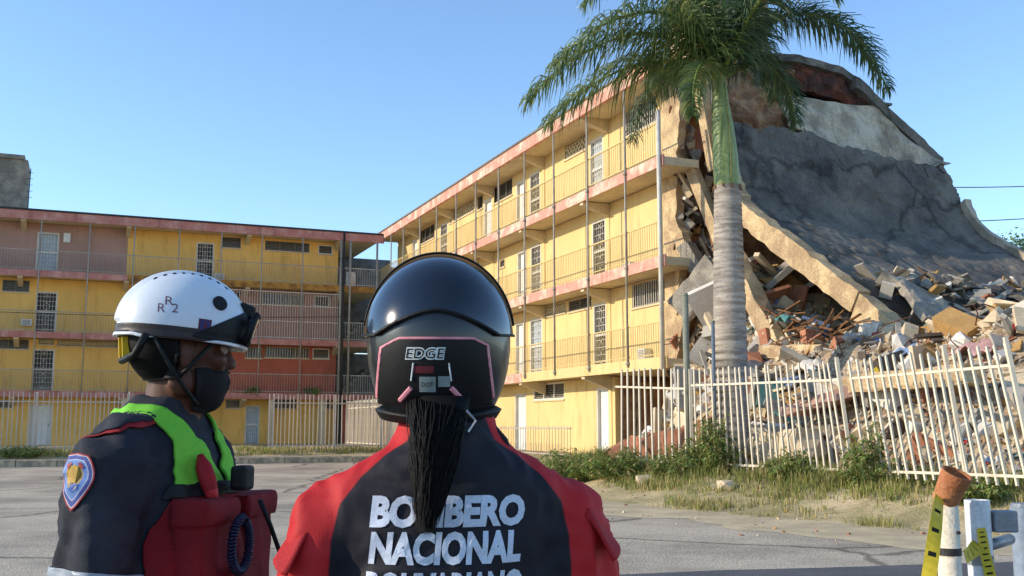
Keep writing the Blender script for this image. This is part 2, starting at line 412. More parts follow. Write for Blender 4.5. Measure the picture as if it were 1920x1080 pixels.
winB = {3: [(-3.8, -1.9, 1.62, 2.4, 'bars'), (-8.1, -6.45, 1.95, 2.44, 'deco'), (-15., -12.9, 1.75, 2.44, 'louvre'), (-16.8, -16.15, 1.85, 2.44, 'louvre'), (-20.4, -17.2, 1.95, 2.44, 'deco'), (-24.9, -22.6, 1.7, 2.4, 'louvre')],
        2: [(-14.2, -13.7, 1.75, 2.05, 'louvre'), (-18.6, -16.6, 1.7, 2.35, 'louvre'), (-23.6, -22.3, 1.7, 2.35, 'louvre')],
        1: [(-3.5, -1.45, 1.72, 2.42, 'bars'), (-7.9, -6.2, 2.05, 2.42, 'louvre'), (-10.05, -8.1, 2.08, 2.42, 'deco'), (-18.6, -16.6, 1.7, 2.35, 'louvre')],
        0: [(-10.9, -8.3, 1.85, 2.42, 'white'), (-17.6, -15.6, 1.8, 2.4, 'louvre')]}
for k in range(4):
    z0, z1 = ZB[k], ZB[k + 1]; zt = z1 - (.24 if k < 3 else .4)
    ops = [(a, c, z0, z0 + (2.1 if k else 2.12)) for a, c, s_ in doorsB[k]] + [(a, c, z0 + p, z0 + q) for a, c, p, q, s_ in winB[k]]
    if k == 0: wall('wall', m_yel, Bb, XL, -4.8, z0 - .15, zt, 1.0, .15, ops)
    else: wall('wall', m_yel, Bb, XL, -1.48, z0, zt, 1.0, .15, ops)
    for a, c, s_ in doorsB[k]: door(Bb, a, c, z0 + .01, z0 + (2.1 if k else 2.12), 1.02, s_)
    for a, c, p, q, s_ in winB[k]: window(Bb, a, c, z0 + p, z0 + q, 1.0, s_)
    box('ceiling_slab', m_cream, Bb, XL, -1.3, 1.16, 9.2, zt, z1 - .005) if k < 3 else None
    if k < 3:
        box('gallery_slab', m_cream, Bb, XL, .05, .06, 1.16, zt + .02, z1)
        box('fascia', m_yel if k == 0 else m_pink, Bb, XL, .08, 0, .058, zt - .02, z1 + .05)
        if k == 0: box('fascia', m_pink, Bb, XL, -9.6, -.012, -.002, zt - .022, z1 + .052)
    for x in (-4.95, -9.9, -14.9, -19.9, -24.9):
        bracket(Bb, x, zt - .003, m_cream)
        if k == 0 and x < -5: continue
        obj('pilaster', MB().box(x - .1, x + .1, .975, 1.0, z0, zt - .42), m_yel, Bb)
# roof slab with its edge beam; the near part belongs to the broken roof
box('roof_slab', m_cream, Bb, XL, -1.2, .06, 9.1, 11.1, 11.3)
box('fascia', m_pink, Bb, XL - .1, -.5, -.08, .058, 11.06, 11.46)
box('roof_edge', m_tile, Bb, XL - .1, -1.1, -.12, 9.1, 11.462, 11.53)
# ground floor: open recess at the near end with a brown back wall, side wall
wall('recess_wall', m_brown, Bb, -4.65, .1, .35, 2.96, 3.4, .15)
wall('recess_wall', m_brown, Bb, -4.78, -4.66, .35, 2.95, 1.16, 2.4)
obj('partition_wall', MB().box(-4.8, -4.66, 1.001, 1.16, .35, 2.94), m_yel, Bb)
# rear and inner walls
for k in range(4): box('rear_wall', m_grey, Bb, XL, -1.4, 8.9, 9.05, ZB[k], ZB[k + 1] - .41)
for k in range(4):
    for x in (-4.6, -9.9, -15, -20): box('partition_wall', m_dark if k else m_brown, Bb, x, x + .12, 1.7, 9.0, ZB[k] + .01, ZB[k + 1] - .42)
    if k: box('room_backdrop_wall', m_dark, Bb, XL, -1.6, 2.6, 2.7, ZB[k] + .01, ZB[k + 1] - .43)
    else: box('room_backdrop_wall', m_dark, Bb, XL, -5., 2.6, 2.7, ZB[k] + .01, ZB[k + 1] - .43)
for x in (-26.5, -24.3, -21.6, -19.15, -16.55, -14.2, -11.75, -9.27, -6.82, -4.36, -1.95):
    b = MB().tube([(x, -.03, 3.05), (x, -.03, 11.1)], .033, 8)
    for z in ZB[1:4]: b.box(x - .05, x + .05, -.075, .0, z - .08, z + .0)
    obj('post', b, m_pipe, Bb, smooth=True)
obj('post', MB().tube([(-.02, -.06, 2.9), (-.02, -.06, 9.9)], .06, 10), m_offw, Bb, smooth=True)
for k in (1, 2, 3): railing(Bb, XL + .1, -.1, ZB[k] + .05, .03, .95, .125, m_railY, .013)
aircon(Bb, -2.6, 3.35, .75, ''); aircon(Bb, -3.4, 5.98, .75, '')
tw = MB().box(-5.4, -2.9, 3.6, 5.8, 11.53, 15.2)
tk = obj('roof_tower', tw, m_creamD, Bb); 
box('tower_cap', m_conc, tk, -5.6, -2.7, 3.4, 6.0, 15.2, 15.45)

# ---------------------------------------------------------------- shaded block closing the yard
Ab = thing('apartment_building', 'shaded yellow, mauve and red gallery block closing the yard behind the palings', 'building', PA, ROT_A)
ZA = [.45, 2.98, 5.65, 8.45, 11.3]; XA0, XA1, XS = -15.5, 10.55, 8.5
doorsA = {3: [(-5.72, -4.78, 'pale'), (1.42, 2.28, 'dark'), (-11.8, -10.9, 'dark')], 2: [(-5.62, -4.7, 'dark'), (-.9, 0., 'dark'), (-11.8, -10.9, 'dark')],
          1: [(-5.6, -4.68, 'dark'), (-.2, .7, 'dark'), (-11.8, -10.9, 'white')], 0: [(-5.6, -4.65, 'white'), (4.05, 4.75, 'pale'), (-11.8, -10.9, 'white')]}
winA = {3: [(2.6, 3.56, 1.8, 2.34, 'louvre'), (4.74, 7., 1.8, 2.3, 'louvre'), (7.45, 8.2, 1.78, 2.25, 'white'), (-9.4, -7.6, 1.75, 2.3, 'louvre')],
        2: [(-7.06, -5.92, 1.92, 2.46, 'louvre'), (4.64, 6.8, 1.85, 2.42, 'bars'), (2.7, 3.6, 1.85, 2.4, 'louvre'), (7.3, 8.1, 1.85, 2.4, 'white')],
        1: [(-7.5, -5.8, 1.95, 2.4, 'louvre'), (-5.4, -4.75, 2.2, 2.44, 'deco'), (-4.6, -1.9, 2.16, 2.42, 'deco'), (3.95, 4.78, 1.8, 2.36, 'bars'), (4.9, 7.1, 1.85, 2.38, 'bars'), (7.3, 8.15, 1.85, 2.36, 'white')],
        0: [(-7., -6.3, 1.8, 2.15, 'louvre'), (3.1, 3.8, 1.85, 2.25, 'louvre'), (5.35, 6.55, 1.85, 2.3, 'louvre'), (7.9, 8.4, 1.85, 2.25, 'louvre')]}
def wmat(k): return {3: [(XA0, -1.75, m_mauve), (-1.75, XS, m_yelA)], 2: [(XA0, 2.45, m_yelA), (2.45, XS, m_mauve)],
                     1: [(XA0, 3.2, m_yelA), (3.2, XS, m_brick)], 0: [(XA0, XS, m_yelA)]}[k]
m_yelA = mat('deep_yellow_plaster', lin(240, 192, 106), var=.06, scale=.5, fine=.015, bscale=40, bump=.08, stain=lin(150, 110, 60), stain_amt=.45)
for k in range(4):
    z0, z1 = ZA[k], ZA[k + 1]; zt = z1 - (.22 if k < 3 else .45); dh = 1.98
    ops = [(a, c, z0, z0 + dh) for a, c, s_ in doorsA[k]] + [(a, c, z0 + p, z0 + q) for a, c, p, q, s_ in winA[k]]
    for a, c, m in wmat(k):
        wall('wall', m, Ab, a, c, z0 - (.2 if k == 0 else 0), zt, 1.0, .15, [(max(o[0], a), min(o[1], c), o[2], o[3]) for o in ops if o[1] > a and o[0] < c])
    for a, c, s_ in doorsA[k]: door(Ab, a, c, z0 + .01, z0 + dh, 1.02, s_)
    for a, c, p, q, s_ in winA[k]: window(Ab, a, c, z0 + p, z0 + q, 1.0, s_)
    if k < 3:
        box('gallery_slab', m_cream, Ab, XA0, XA1, .06, 8., zt + .02, z1)
        box('fascia', m_pinkA, Ab, XA0, XS - .05 if k == 2 else XA1, 0, .058, zt - .03, z1 + .04) if k != 2 else None
        if k == 2:
            box('fascia', m_pinkA, Ab, XA0, -1.72, 0, .058, zt - .03, z1 + .04)
    for x in (-6.3, -1.75, 3.85, 8.4): bracket(Ab, x, zt - .003, m_cream)
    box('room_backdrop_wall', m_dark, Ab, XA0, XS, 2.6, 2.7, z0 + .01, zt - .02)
    box('rear_wall', m_grey, Ab, XA0, XA1 + 4, 7.9, 8.0, z0 + .01, zt)
    box('stair_side_wall', m_grey, Ab, XS - .14, XS, 1.16, 5.5, z0, zt)
    box('stair_back_wall', m_grey, Ab, XS + .01, XA1 + 2, 5.4, 5.5, z0, zt)
m_rust = mat('rusty_yellow_edge', lin(190, 142, 66), col2=lin(120, 80, 46), lo=.35, hi=.6, scale=2)
box('fascia', m_rust, Ab, -1.7, XA1, .002, .058, 8.2, 8.49)
box('roof_slab', m_cream, Ab, XA0, XA1 - .2, .06, 8.1, 10.86, 11.1)
box('fascia', m_pinkA, Ab, XA0, XA1 + .1, -.06, .058, 10.82, 11.22)
box('roof_edge', m_roofd, Ab, XA0, XA1 + .1, -.1, 8.2, 11.222, 11.31)
obj('downpipe', MB().tube([(8.55, -.1, .5), (8.55, -.1, 11.2)], .05, 8), m_iron, Ab, smooth=True)
for x in (-11.5, -9.5, -7.5, -5.53, -3.46, -1.49, .53, 2.51, 4.45, 6.47, 8.42, 8.9, 10.3):
    obj('post', MB().tube([(x, -.03, 2.85), (x, -.03, 10.84)], .03 if x < 8.4 else .055, 8), m_rail, Ab, smooth=True)
for k in (1, 2, 3):
    if k == 2: railing(Ab, XA0, 2.4, ZA[k] + .04, .03, .95, .13); railing(Ab, 2.5, 8.4, ZA[k] + .04, .03, 2.36, .125, m_offw, .02)
    else: railing(Ab, XA0, 8.4, ZA[k] + .04, .03, .95, .13)
    railing(Ab, 8.55, 10.5, ZA[k] + .04, .05, .95, .12, m_offw)
for k in range(3):   # stair flights inside the open core
    b = MB()
    for i in range(8): b.box(XS + .3 + i * .22, XS + .3 + (i + 1) * .22 + .02, 2.2, 3.4, ZA[k] + i * .18, ZA[k] + (i + 1) * .18)
    obj('stair_flight', b, m_grey, Ab)
for x in (5.16, 7.69, -1.6, 1.9): box('column', m_cream, Ab, x - .12, x + .12, .1, .34, .3, 2.74)
box('stair_gate', m_brick, Ab, 8.7, 10.3, .62, .7, .45, 2.6)
aircon(Ab, -5.95, 6.0, .78, ''); aircon(Ab, 2.55, 8.6, .78, '')
bevel(box('meter_box', m_white, Ab, -4.6, -4.3, .9, .998, 10., 10.45), .01)
ch = box('roof_tower', m_conc, Ab, -9.2, -6.35, 1.6, 4.2, 11.31, 13.95)
box('tower_cap', m_conc, ch, -9.3, -6.5, 1.5, 4.3, 13.95, 14.15)
an = MB().tube([(-6.25, 1.8, 11.3), (-6.22, 1.8, 13.6)], .02, 6)
for i in range(5): an.tube([(-6.35, 1.8, 12.2 + i * .3), (-6.1, 1.8, 12.2 + i * .3)], .012, 5)
obj('antenna', an, m_iron, ch)
tn = thing('water_drum', 'white plastic drum standing behind the stair railing on the top gallery', 'drum', Aw(9.05, .45, 8.45), ROT_A)
b = MB(); prof = [(.0, 0), (.2, 0), (.23, .05), (.23, .35), (.245, .37), (.245, .41), (.23, .43), (.23, .75), (.2, .82), (.07, .85), (.0, .85)]
b.loft([((0, 0, z), max(r, .001), max(r, .001)) for r, z in prof], 20, False); obj('body', b, m_white, tn, smooth=True)
obj('cap', MB().tube([(.1, 0, .83), (.1, 0, .9)], .04, 10), m_iron, tn)
def cracked(*a, **k):
    m = mat(*a, **k); n = m.node_tree.nodes; L = m.node_tree.links; b = n['Principled BSDF']
    tc = n.new('ShaderNodeTexCoord'); nz = n.new('ShaderNodeTexNoise'); nz.inputs['Scale'].default_value = 1.4; nz.inputs['Detail'].default_value = 7
    mx = n.new('ShaderNodeMix'); mx.data_type = 'VECTOR'; mx.inputs[0].default_value = .5
    vo = n.new('ShaderNodeTexVoronoi'); vo.feature = 'DISTANCE_TO_EDGE'; vo.inputs['Scale'].default_value = .5
    L.new(tc.outputs['Object'], nz.inputs['Vector']); L.new(tc.outputs['Object'], mx.inputs[4]); L.new(nz.outputs['Color'], mx.inputs[5]); L.new(mx.outputs[1], vo.inputs['Vector'])
    rp = n.new('ShaderNodeValToRGB'); rp.color_ramp.elements[0].position = .004; rp.color_ramp.elements[1].position = .03; rp.color_ramp.elements[0].color = (.5, .49, .48, 1)
    L.new(vo.outputs[0], rp.inputs[0])
    m2 = n.new('ShaderNodeMix'); m2.data_type = 'RGBA'; m2.blend_type = 'MULTIPLY'; m2.inputs[0].default_value = 1
    L.new(b.inputs['Base Color'].links[0].from_socket, m2.inputs[6]); L.new(rp.outputs[0], m2.inputs[7]); L.new(m2.outputs[2], b.inputs['Base Color'])
    return m
# ================================================================== the collapsed end
m_slabd = cracked('weathered_slab_top', lin(124, 117, 107), col2=lin(80, 77, 73), scale=.7, lo=.36, hi=.62, bump=.8, bscale=22, fine=.12, stain=lin(132, 124, 112), stain_amt=.55)
m_clayd = mat('dark_red_clay', lin(112, 66, 52), col2=lin(70, 50, 44), scale=2, bump=1, bscale=20, fine=.2)
m_soff = mat('pale_broken_soffit', lin(204, 190, 166), col2=lin(150, 138, 120), scale=1.1, bump=.5, stain=lin(96, 84, 76), stain_amt=.6)
m_chunk = [mat('rubble_cream', lin(216, 194, 160), var=.12, bump=.5), mat('rubble_grey', lin(170, 162, 150), var=.12, bump=.5), mat('rubble_clay', lin(184, 124, 94), var=.14, bump=.5),
           mat('rubble_dark', lin(96, 84, 74), var=.15, bump=.5), mat('rubble_white', lin(214, 206, 194), var=.06), mat('rubble_ochre', lin(190, 148, 92), var=.12, bump=.4),
           mat('rubble_teal', lin(88, 130, 124), var=.1), mat('rubble_blue', lin(112, 132, 168), var=.1), mat('rubble_red', lin(168, 62, 52), var=.1)]
m_wood = mat('splintered_wood', lin(138, 98, 62), col2=lin(100, 70, 46), stretch=(1, 1, 8), scale=4)
m_rebar = mat('rusty_rebar', lin(92, 58, 42), rough=.8, var=.15)
def xf(o): o.location = PB; o.rotation_euler = (0, 0, ROT_B); return o
# slab profile: distance out from the torn end (x) against height
PR = [(.1, 10.9), (.42, 10.3), (.8, 9.4), (1.1, 8.45), (1.36, 7.75), (1.75, 7.15), (2.43, 6.6), (3.65, 5.78), (4.75, 5.05), (5.75, 4.37), (6.8, 3.63), (7.8, 2.95)]
def prof(t):
    t = max(0, min(1, t)) * (len(PR) - 1); i = min(int(t), len(PR) - 2); f_ = t - i
    a = [PR[max(i - 1, 0)], PR[i], PR[i + 1], PR[min(i + 2, len(PR) - 1)]]
    def cr(k): p0, p1, p2, p3 = (q[k] for q in a); return .5 * (2 * p1 + (p2 - p0) * f_ + (2 * p0 - 5 * p1 + 4 * p2 - p3) * f_ ** 2 + (3 * p1 - p0 - 3 * p2 + p3) * f_ ** 3)
    return cr(0), cr(1)
def pnorm(t):
    a = prof(t - .02); b = prof(t + .02); d = Vector((b[0] - a[0], 0, b[1] - a[1])).normalized(); return Vector((-d.z, 0, d.x))
col = thing('collapsed_slab', 'huge dark concrete floor slab sagging in a curve from the torn block to the rubble', 'slab', PB, ROT_B)
NT, NW = 96, 100; top = []; bot = []
for i in range(NT + 1):
    t0 = .16 + .84 * i / NT
    for j in range(NW + 1):
        wv = 1.55 + (9.5 - 1.55) * j / NW; wv += .25 * sst((wv - 8.6) / .9) * fbm(t0 * 9, 1, 0, 1.6, 4)
        t = t0 + .025 * max(0, .25 - t0) / .09 * fbm(wv, 9, 0, 1., 3) if t0 < .9 else .9 + (t0 - .9) * (1 + .9 * fbm(wv, 3, 0, .9, 3))
        x, z = prof(t); n_ = pnorm(t)
        cut = sst((wv - 3) / 6) * 1.35 * sst((.35 - t0) / .35)          # upper right corner has sagged
        h = .07 * fbm(x * .6, wv * .6, z * .6, 1, 5) + .03 * fbm(x, wv, z, 3.1, 4)
        vd, vp = noise.voronoi(Vector((x * .55 + .25 * fbm(wv, z, 0, .8, 2), wv * .6 + .25 * fbm(x, wv, 4, .8, 2), z * .5)))
        cell = noise.cell(vp[0] * 7.3); brk = sst((t0 - .55) / .4)
        h += (cell - .5) * (.02 + .24 * brk) - (.1 if vd[1] - vd[0] < .06 else 0) * (.25 + .75 * brk)
        h -= .25 * math.sin(math.pi * j / NW) * math.sin(math.pi * t0)   # belly
        p = Vector((x - .15 * sst((wv - 5) / 4), wv, z - .15 * sst((wv - 4) / 4) - cut * .35)) + n_ * -h * -1
        top.append(p); bot.append(p - n_ * .24)
W1 = NW + 1; b = MB(); q = []
for i in range(NT):
    for j in range(NW):
        a = i * W1 + j; q.append((a, a + 1, a + W1 + 1, a + W1))
N0 = len(top); fs = q + [tuple(reversed([k + N0 for k in f])) for f in q]
for i in range(NT):
    for j, s_ in ((0, 1), (NW, -1)):
        a = i * W1 + j; f = (a, a + W1, a + W1 + N0, a + N0); fs.append(f if s_ > 0 else tuple(reversed(f)))
for j in range(NW):
    for i in (0, NT): a = i * W1 + j; fs.append((a, a + 1, a + 1 + N0, a + N0))
b.add(top + bot, fs); obj('slab', b, m_slabd, col)
# cream edge beam following the curve, broken in two
def sweepbeam(t0, t1, w0, w1, up, down, n=26, name='edge_beam', m=m_creamD, jit=.03):
    b = MB(); R_ = []
    for i in range(n + 1):
        t = t0 + (t1 - t0) * i / n; x, z = prof(t); nn = pnorm(t); p = Vector((x, 0, z))
        for yy, hh in ((w0, up), (w1, up), (w1, -down), (w0, -down)):
            r = p + nn * (hh + random.uniform(-jit, jit)) ; R_.append((r.x, yy + random.uniform(-jit, jit), r.z))
    f = []
    for i in range(n):
        for k in range(4): f.append((i * 4 + k, i * 4 + (k + 1) % 4, (i + 1) * 4 + (k + 1) % 4, (i + 1) * 4 + k))
    f += [(3, 2, 1, 0), tuple(n * 4 + k for k in range(4))]
    b.add(R_, f); return obj(name, b, m, col)
sweepbeam(.34, .83, 1.28, 1.62, .05, .46)
sweepbeam(.845, .955, 1.18, 1.55, .08, .5, 8)
sweepbeam(.0, .34, 1.42, 1.62, .05, .2, 18, 'edge_lip', m_soff, .02)
sweepbeam(.33, .97, 9.42, 9.62, -.02, .3, 24, 'edge_lip', m_soff, .03)
# broken roof with its pale underside above the slab
rf = thing('broken_roof', 'broken roof slab with pale torn underside and dark parapet above the sagging slab', 'roof', PB, ROT_B)
RC = [(1.3, 11.75), (3.2, 12.0), (4.6, 12.1), (6.2, 11.95), (6.9, 11.65), (7.8, 10.95), (8.8, 10.32), (9.75, 9.62)]
def rc(w_):
    for a, c in zip(RC[:-1], RC[1:]):
        if w_ <= c[0]: return a[1] + (c[1] - a[1]) * (w_ - a[0]) / (c[0] - a[0])
    return RC[-1][1]
def sheet(name, m, w0, w1, nw, ns, fn, th, parent, smooth=False):
    b = MB(); T = [Vector(fn(w0 + (w1 - w0) * j / nw, i / ns)) for i in range(ns + 1) for j in range(nw + 1)]
    W_ = nw + 1; f = [(i * W_ + j, i * W_ + j + 1, (i + 1) * W_ + j + 1, (i + 1) * W_ + j) for i in range(ns) for j in range(nw)]
    n0 = len(T); off = Vector(th); B_ = [p + off for p in T]; ff = f + [tuple(reversed([k + n0 for k in q])) for q in f]
    for i in range(ns):
        for j in (0, nw): a = i * W_ + j; ff.append((a, a + W_, a + W_ + n0, a + n0))
    for j in range(nw):
        for i in (0, ns): a = i * W_ + j; ff.append((a, a + 1, a + 1 + n0, a + n0))
    b.add(T + B_, ff); o = obj(name, b, m, parent)
    return o
sheet('parapet', m_slabd, 3.1, 9.75, 34, 4, lambda w_, t: (.05 + .12 * fbm(w_, 0, 0, 1.6, 3) - t * 5.0, w_, rc(w_) - (.0 if t == 0 else .0) - t * max(0, (rc(w_) - 11.5)) ), (0, 0, -.22), rf)
sheet('roof_beam', m_slabd, 6.6, 9.8, 18, 1, lambda w_, t: (.16 + .05 * fbm(w_, 1, 0, 3, 2), w_, rc(w_) - .1 - t * .34), (-.3, 0, 0), rf)
sheet('clay_course', m_clayd, 3.3, 7.2, 24, 4, lambda w_, t: (-.1 + .22 * fbm(w_, t * 3, 4, 2.5, 4), w_, rc(w_) - .2 - t * (.75 + .1 * fbm(w_, 2, 0, 2, 2))), (-.2, 0, 0), rf)
def sofz(w_): return np.interp(w_, [3.9, 4.6, 5.6, 6.6, 7.6, 8.8, 9.75], [9.95, 9.65, 9.25, 9.1, 9.05, 9.12, 9.3])
def soft(w_): return min(rc(w_) - .28, np.interp(w_, [3.9, 4.6, 6.2, 7.2], [10.9, 10.85, 10.85, 10.9]))
sheet('underside', m_soff, 3.95, 9.7, 70, 26, lambda w_, t: (.0 + .5 * t + .16 * fbm(w_, t * 2.5, 1, .7, 4), w_, soft(w_) + (sofz(w_) - soft(w_)) * t + (.17 * fbm(w_, 7, 0, 1.6, 3) * sst((t - .8) / .2))), (-.16, 0, 0), rf)
sheet('masonry_face', m_brown, 1.45, 4.6, 26, 20, lambda w_, t: (-.2 + .4 * t + .28 * fbm(w_, t * 3, 8, 1.7, 5), w_, 11.7 - t * 2.3 + .15 * fbm(w_, 5, 0, 2, 3) * (t > .9)), (-.25, 0, 0), rf)
b = MB()
for k in range(16):
    w_ = random.uniform(4.2, 9.6); z_ = float(sofz(w_)); b.tube([(.5, w_, z_), (.6, w_ + random.uniform(-.1, .1), z_ - random.uniform(.15, .3)), (.7, w_ + random.uniform(-.2, .2), z_ - random.uniform(.3, .6))], .012, 5)
obj('rebar', b, m_rebar, rf)
# torn end of the standing block
def ragged(name, m, pts, y0, y1, parent, n=5, jit=.07):
    """thick plate in the x-z plane with a broken outline"""
    P = []
    for a, c in zip(pts, pts[1:] + pts[:1]):
        L_ = math.dist(a, c); k = max(1, int(L_ / .16))
        for i in range(k):
            t = i / k; P.append((a[0] + (c[0] - a[0]) * t + (random.uniform(-jit, jit) if a[0] > -1.45 else 0), a[1] + (c[1] - a[1]) * t))
    b = MB(); n_ = len(P)
    b.add([(p[0], y0, p[1]) for p in P] + [(p[0], y1, p[1]) for p in P], [tuple(range(n_)), tuple(reversed(range(n_, 2 * n_)))] + [(i, i + n_, (i + 1) % n_ + n_, (i + 1) % n_) for i in range(n_)])
    return obj(name, b, m, parent)
ragged('torn_wall', m_creamD, [(-1.5, 3.0), (-.95, 3.2), (-.6, 4.3), (-.75, 5.6), (-.35, 6.1), (-.8, 7.2), (-.7, 9.), (-.45, 10.4), (-.9, 11.05), (-1.5, 11.05)], .93, 1.17, Bb)
sheet('torn_masonry', m_brown, 1.2, 9.0, 40, 44, lambda w_, t: (-.95 + .3 * fbm(w_, t * 9, 3, 1.1, 5) - .25, w_, 11.05 - t * 10.6), (-.25, 0, 0), Bb)
for (p, q, a, c, m) in (((.1, 1.25, 10.7), (.35, 1.5, 8.3), .3, .34, m_creamD), ((-.2, 1.1, 8.4), (.75, 1.35, 6.2), .26, .3, m_creamD), ((-.3, .9, 6.3), (.25, 1.2, 5.2), .5, .35, m_conc),
                        ((-.5, .8, 4.9), (.4, 1.0, 4.5), .3, .3, m_creamD), ((.0, 1.6, 7.6), (.2, 1.9, 4.2), .3, .3, m_brown)):
    o = obj('broken_column', MB().bar(p, q, a, c), m, Bb)
# ---------------------------------------------------------------- rubble
def heap_z(x, y):
    e = sst((y + 2.6) / 3.6) * sst((x + 1.5) / 3.) * sst((14.5 - x) / 4.) 
    z = -.3 + 3.45 * e * (1 - .25 * sst((y - 5) / 6)) + .35 * fbm(x, y, 0, .5, 4) * e + .16 * fbm(x, y, 3, 1.6, 4) * e
    z += 2.2 * sst((4.4 - x) / 3.2) * e * sst((y - .1) / 1.2)
    return z
v, f = grid(list(np.arange(-1.6, 15, .2)), list(np.arange(-3.6, 13, .2)), heap_z)
m_heap = mat('rubble_fines', lin(186, 164, 134), col2=lin(132, 114, 94), scale=2.2, bump=1, bscale=18, fine=.2)
hp = tag(xf(obj('rubble_heap', MB().add(v, f), m_heap)), 'dusty mound of crushed masonry behind the leaning palings', 'rubble', kind='stuff')
def hull(r, n=9, sq=(1, 1, 1)):
    bm = bmesh.new()
    for i in range(n):
        d = Vector((random.gauss(0, 1), random.gauss(0, 1), random.gauss(0, 1))).normalized() * random.uniform(.75, 1.1)
        m_ = max(abs(d.x), abs(d.y), abs(d.z)); d = d.lerp(d / m_ * .8, .6)
        bm.verts.new((d.x * r * sq[0], d.y * r * sq[1], d.z * r * sq[2]))
    bmesh.ops.convex_hull(bm, input=bm.verts)
    for v_ in [v_ for v_ in bm.verts if not v_.link_faces]: bm.verts.remove(v_)
    bm.verts.ensure_lookup_table(); bm.verts.index_update()
    vs = [v_.co.copy() for v_ in bm.verts]; fs = [tuple(x.index for x in f.verts) for f in bm.faces]; bm.free(); return vs, fs
from mathutils import Euler
LIB = [hull(1, random.randint(9, 14), (random.uniform(.7, 1.3), random.uniform(.6, 1.), random.uniform(.35, .8))) for _ in range(24)]
def boxvf(a, b_, c):
    m_ = MB().box(-a / 2, a / 2, -b_ / 2, b_ / 2, -c / 2, c / 2); return [Vector(p) for p in m_.v], m_.f
deb = MB(); fine = MB()
def scatter(mb, n, xr, yr, sz, wts, zoff=.0, shapes='chunk'):
    for _ in range(n):
        x = random.uniform(*xr); y = random.uniform(*yr); r = sz[0] * (sz[1] / sz[0]) ** (random.random() ** 1.7)
        if fbm(x, y, 6, .8, 2) < random.uniform(-.9, .1): continue
        mb.cur = random.choices(range(9), wts)[0]
        sh = shapes if shapes != 'mix' else random.choice(('chunk', 'chunk', 'slat', 'plate', 'brick'))
        if sh == 'chunk': vs, fs = random.choice(LIB); vs = [p * r for p in vs]
        elif sh == 'slat': vs, fs = boxvf(r * 5, r * .35, r * .25)
        elif sh == 'plate': vs, fs = boxvf(r * 3, r * 2.2, r * .3)
        else: vs, fs = boxvf(r * 1.8, r * .9, r * .9)
        e = Euler((random.gauss(-.35, .6), random.gauss(0, .6), random.uniform(0, 6.3))).to_matrix(); c = Vector((x, y, heap_z(x, y) + zoff + r * .25))
        mb.add([e @ p + c for p in vs], fs)
scatter(deb, 1900, (-.5, 13.5), (-2.6, 4), (.05, .3), (7, 6, 2, 2, 4, 2.5, .4, .4, .25), shapes='mix')
scatter(deb, 220, (-.3, 3.6), (.3, 2.6), (.12, .45), (8, 5, 2, 1, 3, 3, .2, .2, .2), shapes='mix')
scatter(deb, 130, (-.3, 13), (-2.2, 3.5), (.25, .6), (7, 6, 1.5, 1, 3, 2, .1, .1, .05), shapes='mix')
scatter(deb, 500, (-1, 13), (4, 11), (.1, .4), (4, 5, 3, 3, 2, 2, .3, .3, .3), shapes='mix')
scatter(fine, 9500, (-.5, 13.8), (-2.7, 3), (.02, .1), (6, 5, 2.5, 2, 4, 3, .5, .5, .4), shapes='mix')
tag(xf(obj('rubble_fragments', deb, m_chunk)), 'broken clay block, plaster and slat fragments covering the mound', 'rubble', kind='stuff')
tag(xf(obj('rubble_crumbs', fine, m_chunk)), 'small crumbs of brick and plaster strewn over the mound', 'rubble', kind='stuff')
# fragments clinging to the torn end
tf = MB()
for _ in range(260):
    z = random.uniform(2.8, 10.6); y = random.uniform(1.0, 2.3); r = random.uniform(.06, .24); tf.cur = random.choices(range(9), (7, 4, 3, 2, 2, 3, 0, 0, .2))[0]
    vs, fs = random.choice(LIB) if random.random() < .7 else boxvf(3.4, 1.8, .4)
    e = Euler((random.random() * 6, random.random() * 6, random.random() * 6)).to_matrix(); c = Vector((-.98 + .25 * random.random(), y, z)); tf.add([e @ (p * r) + c for p in vs], fs)
tag(xf(obj('clinging_fragments', tf, m_chunk)), 'ragged plaster and block fragments clinging to the torn end of the block', 'rubble', kind='stuff')
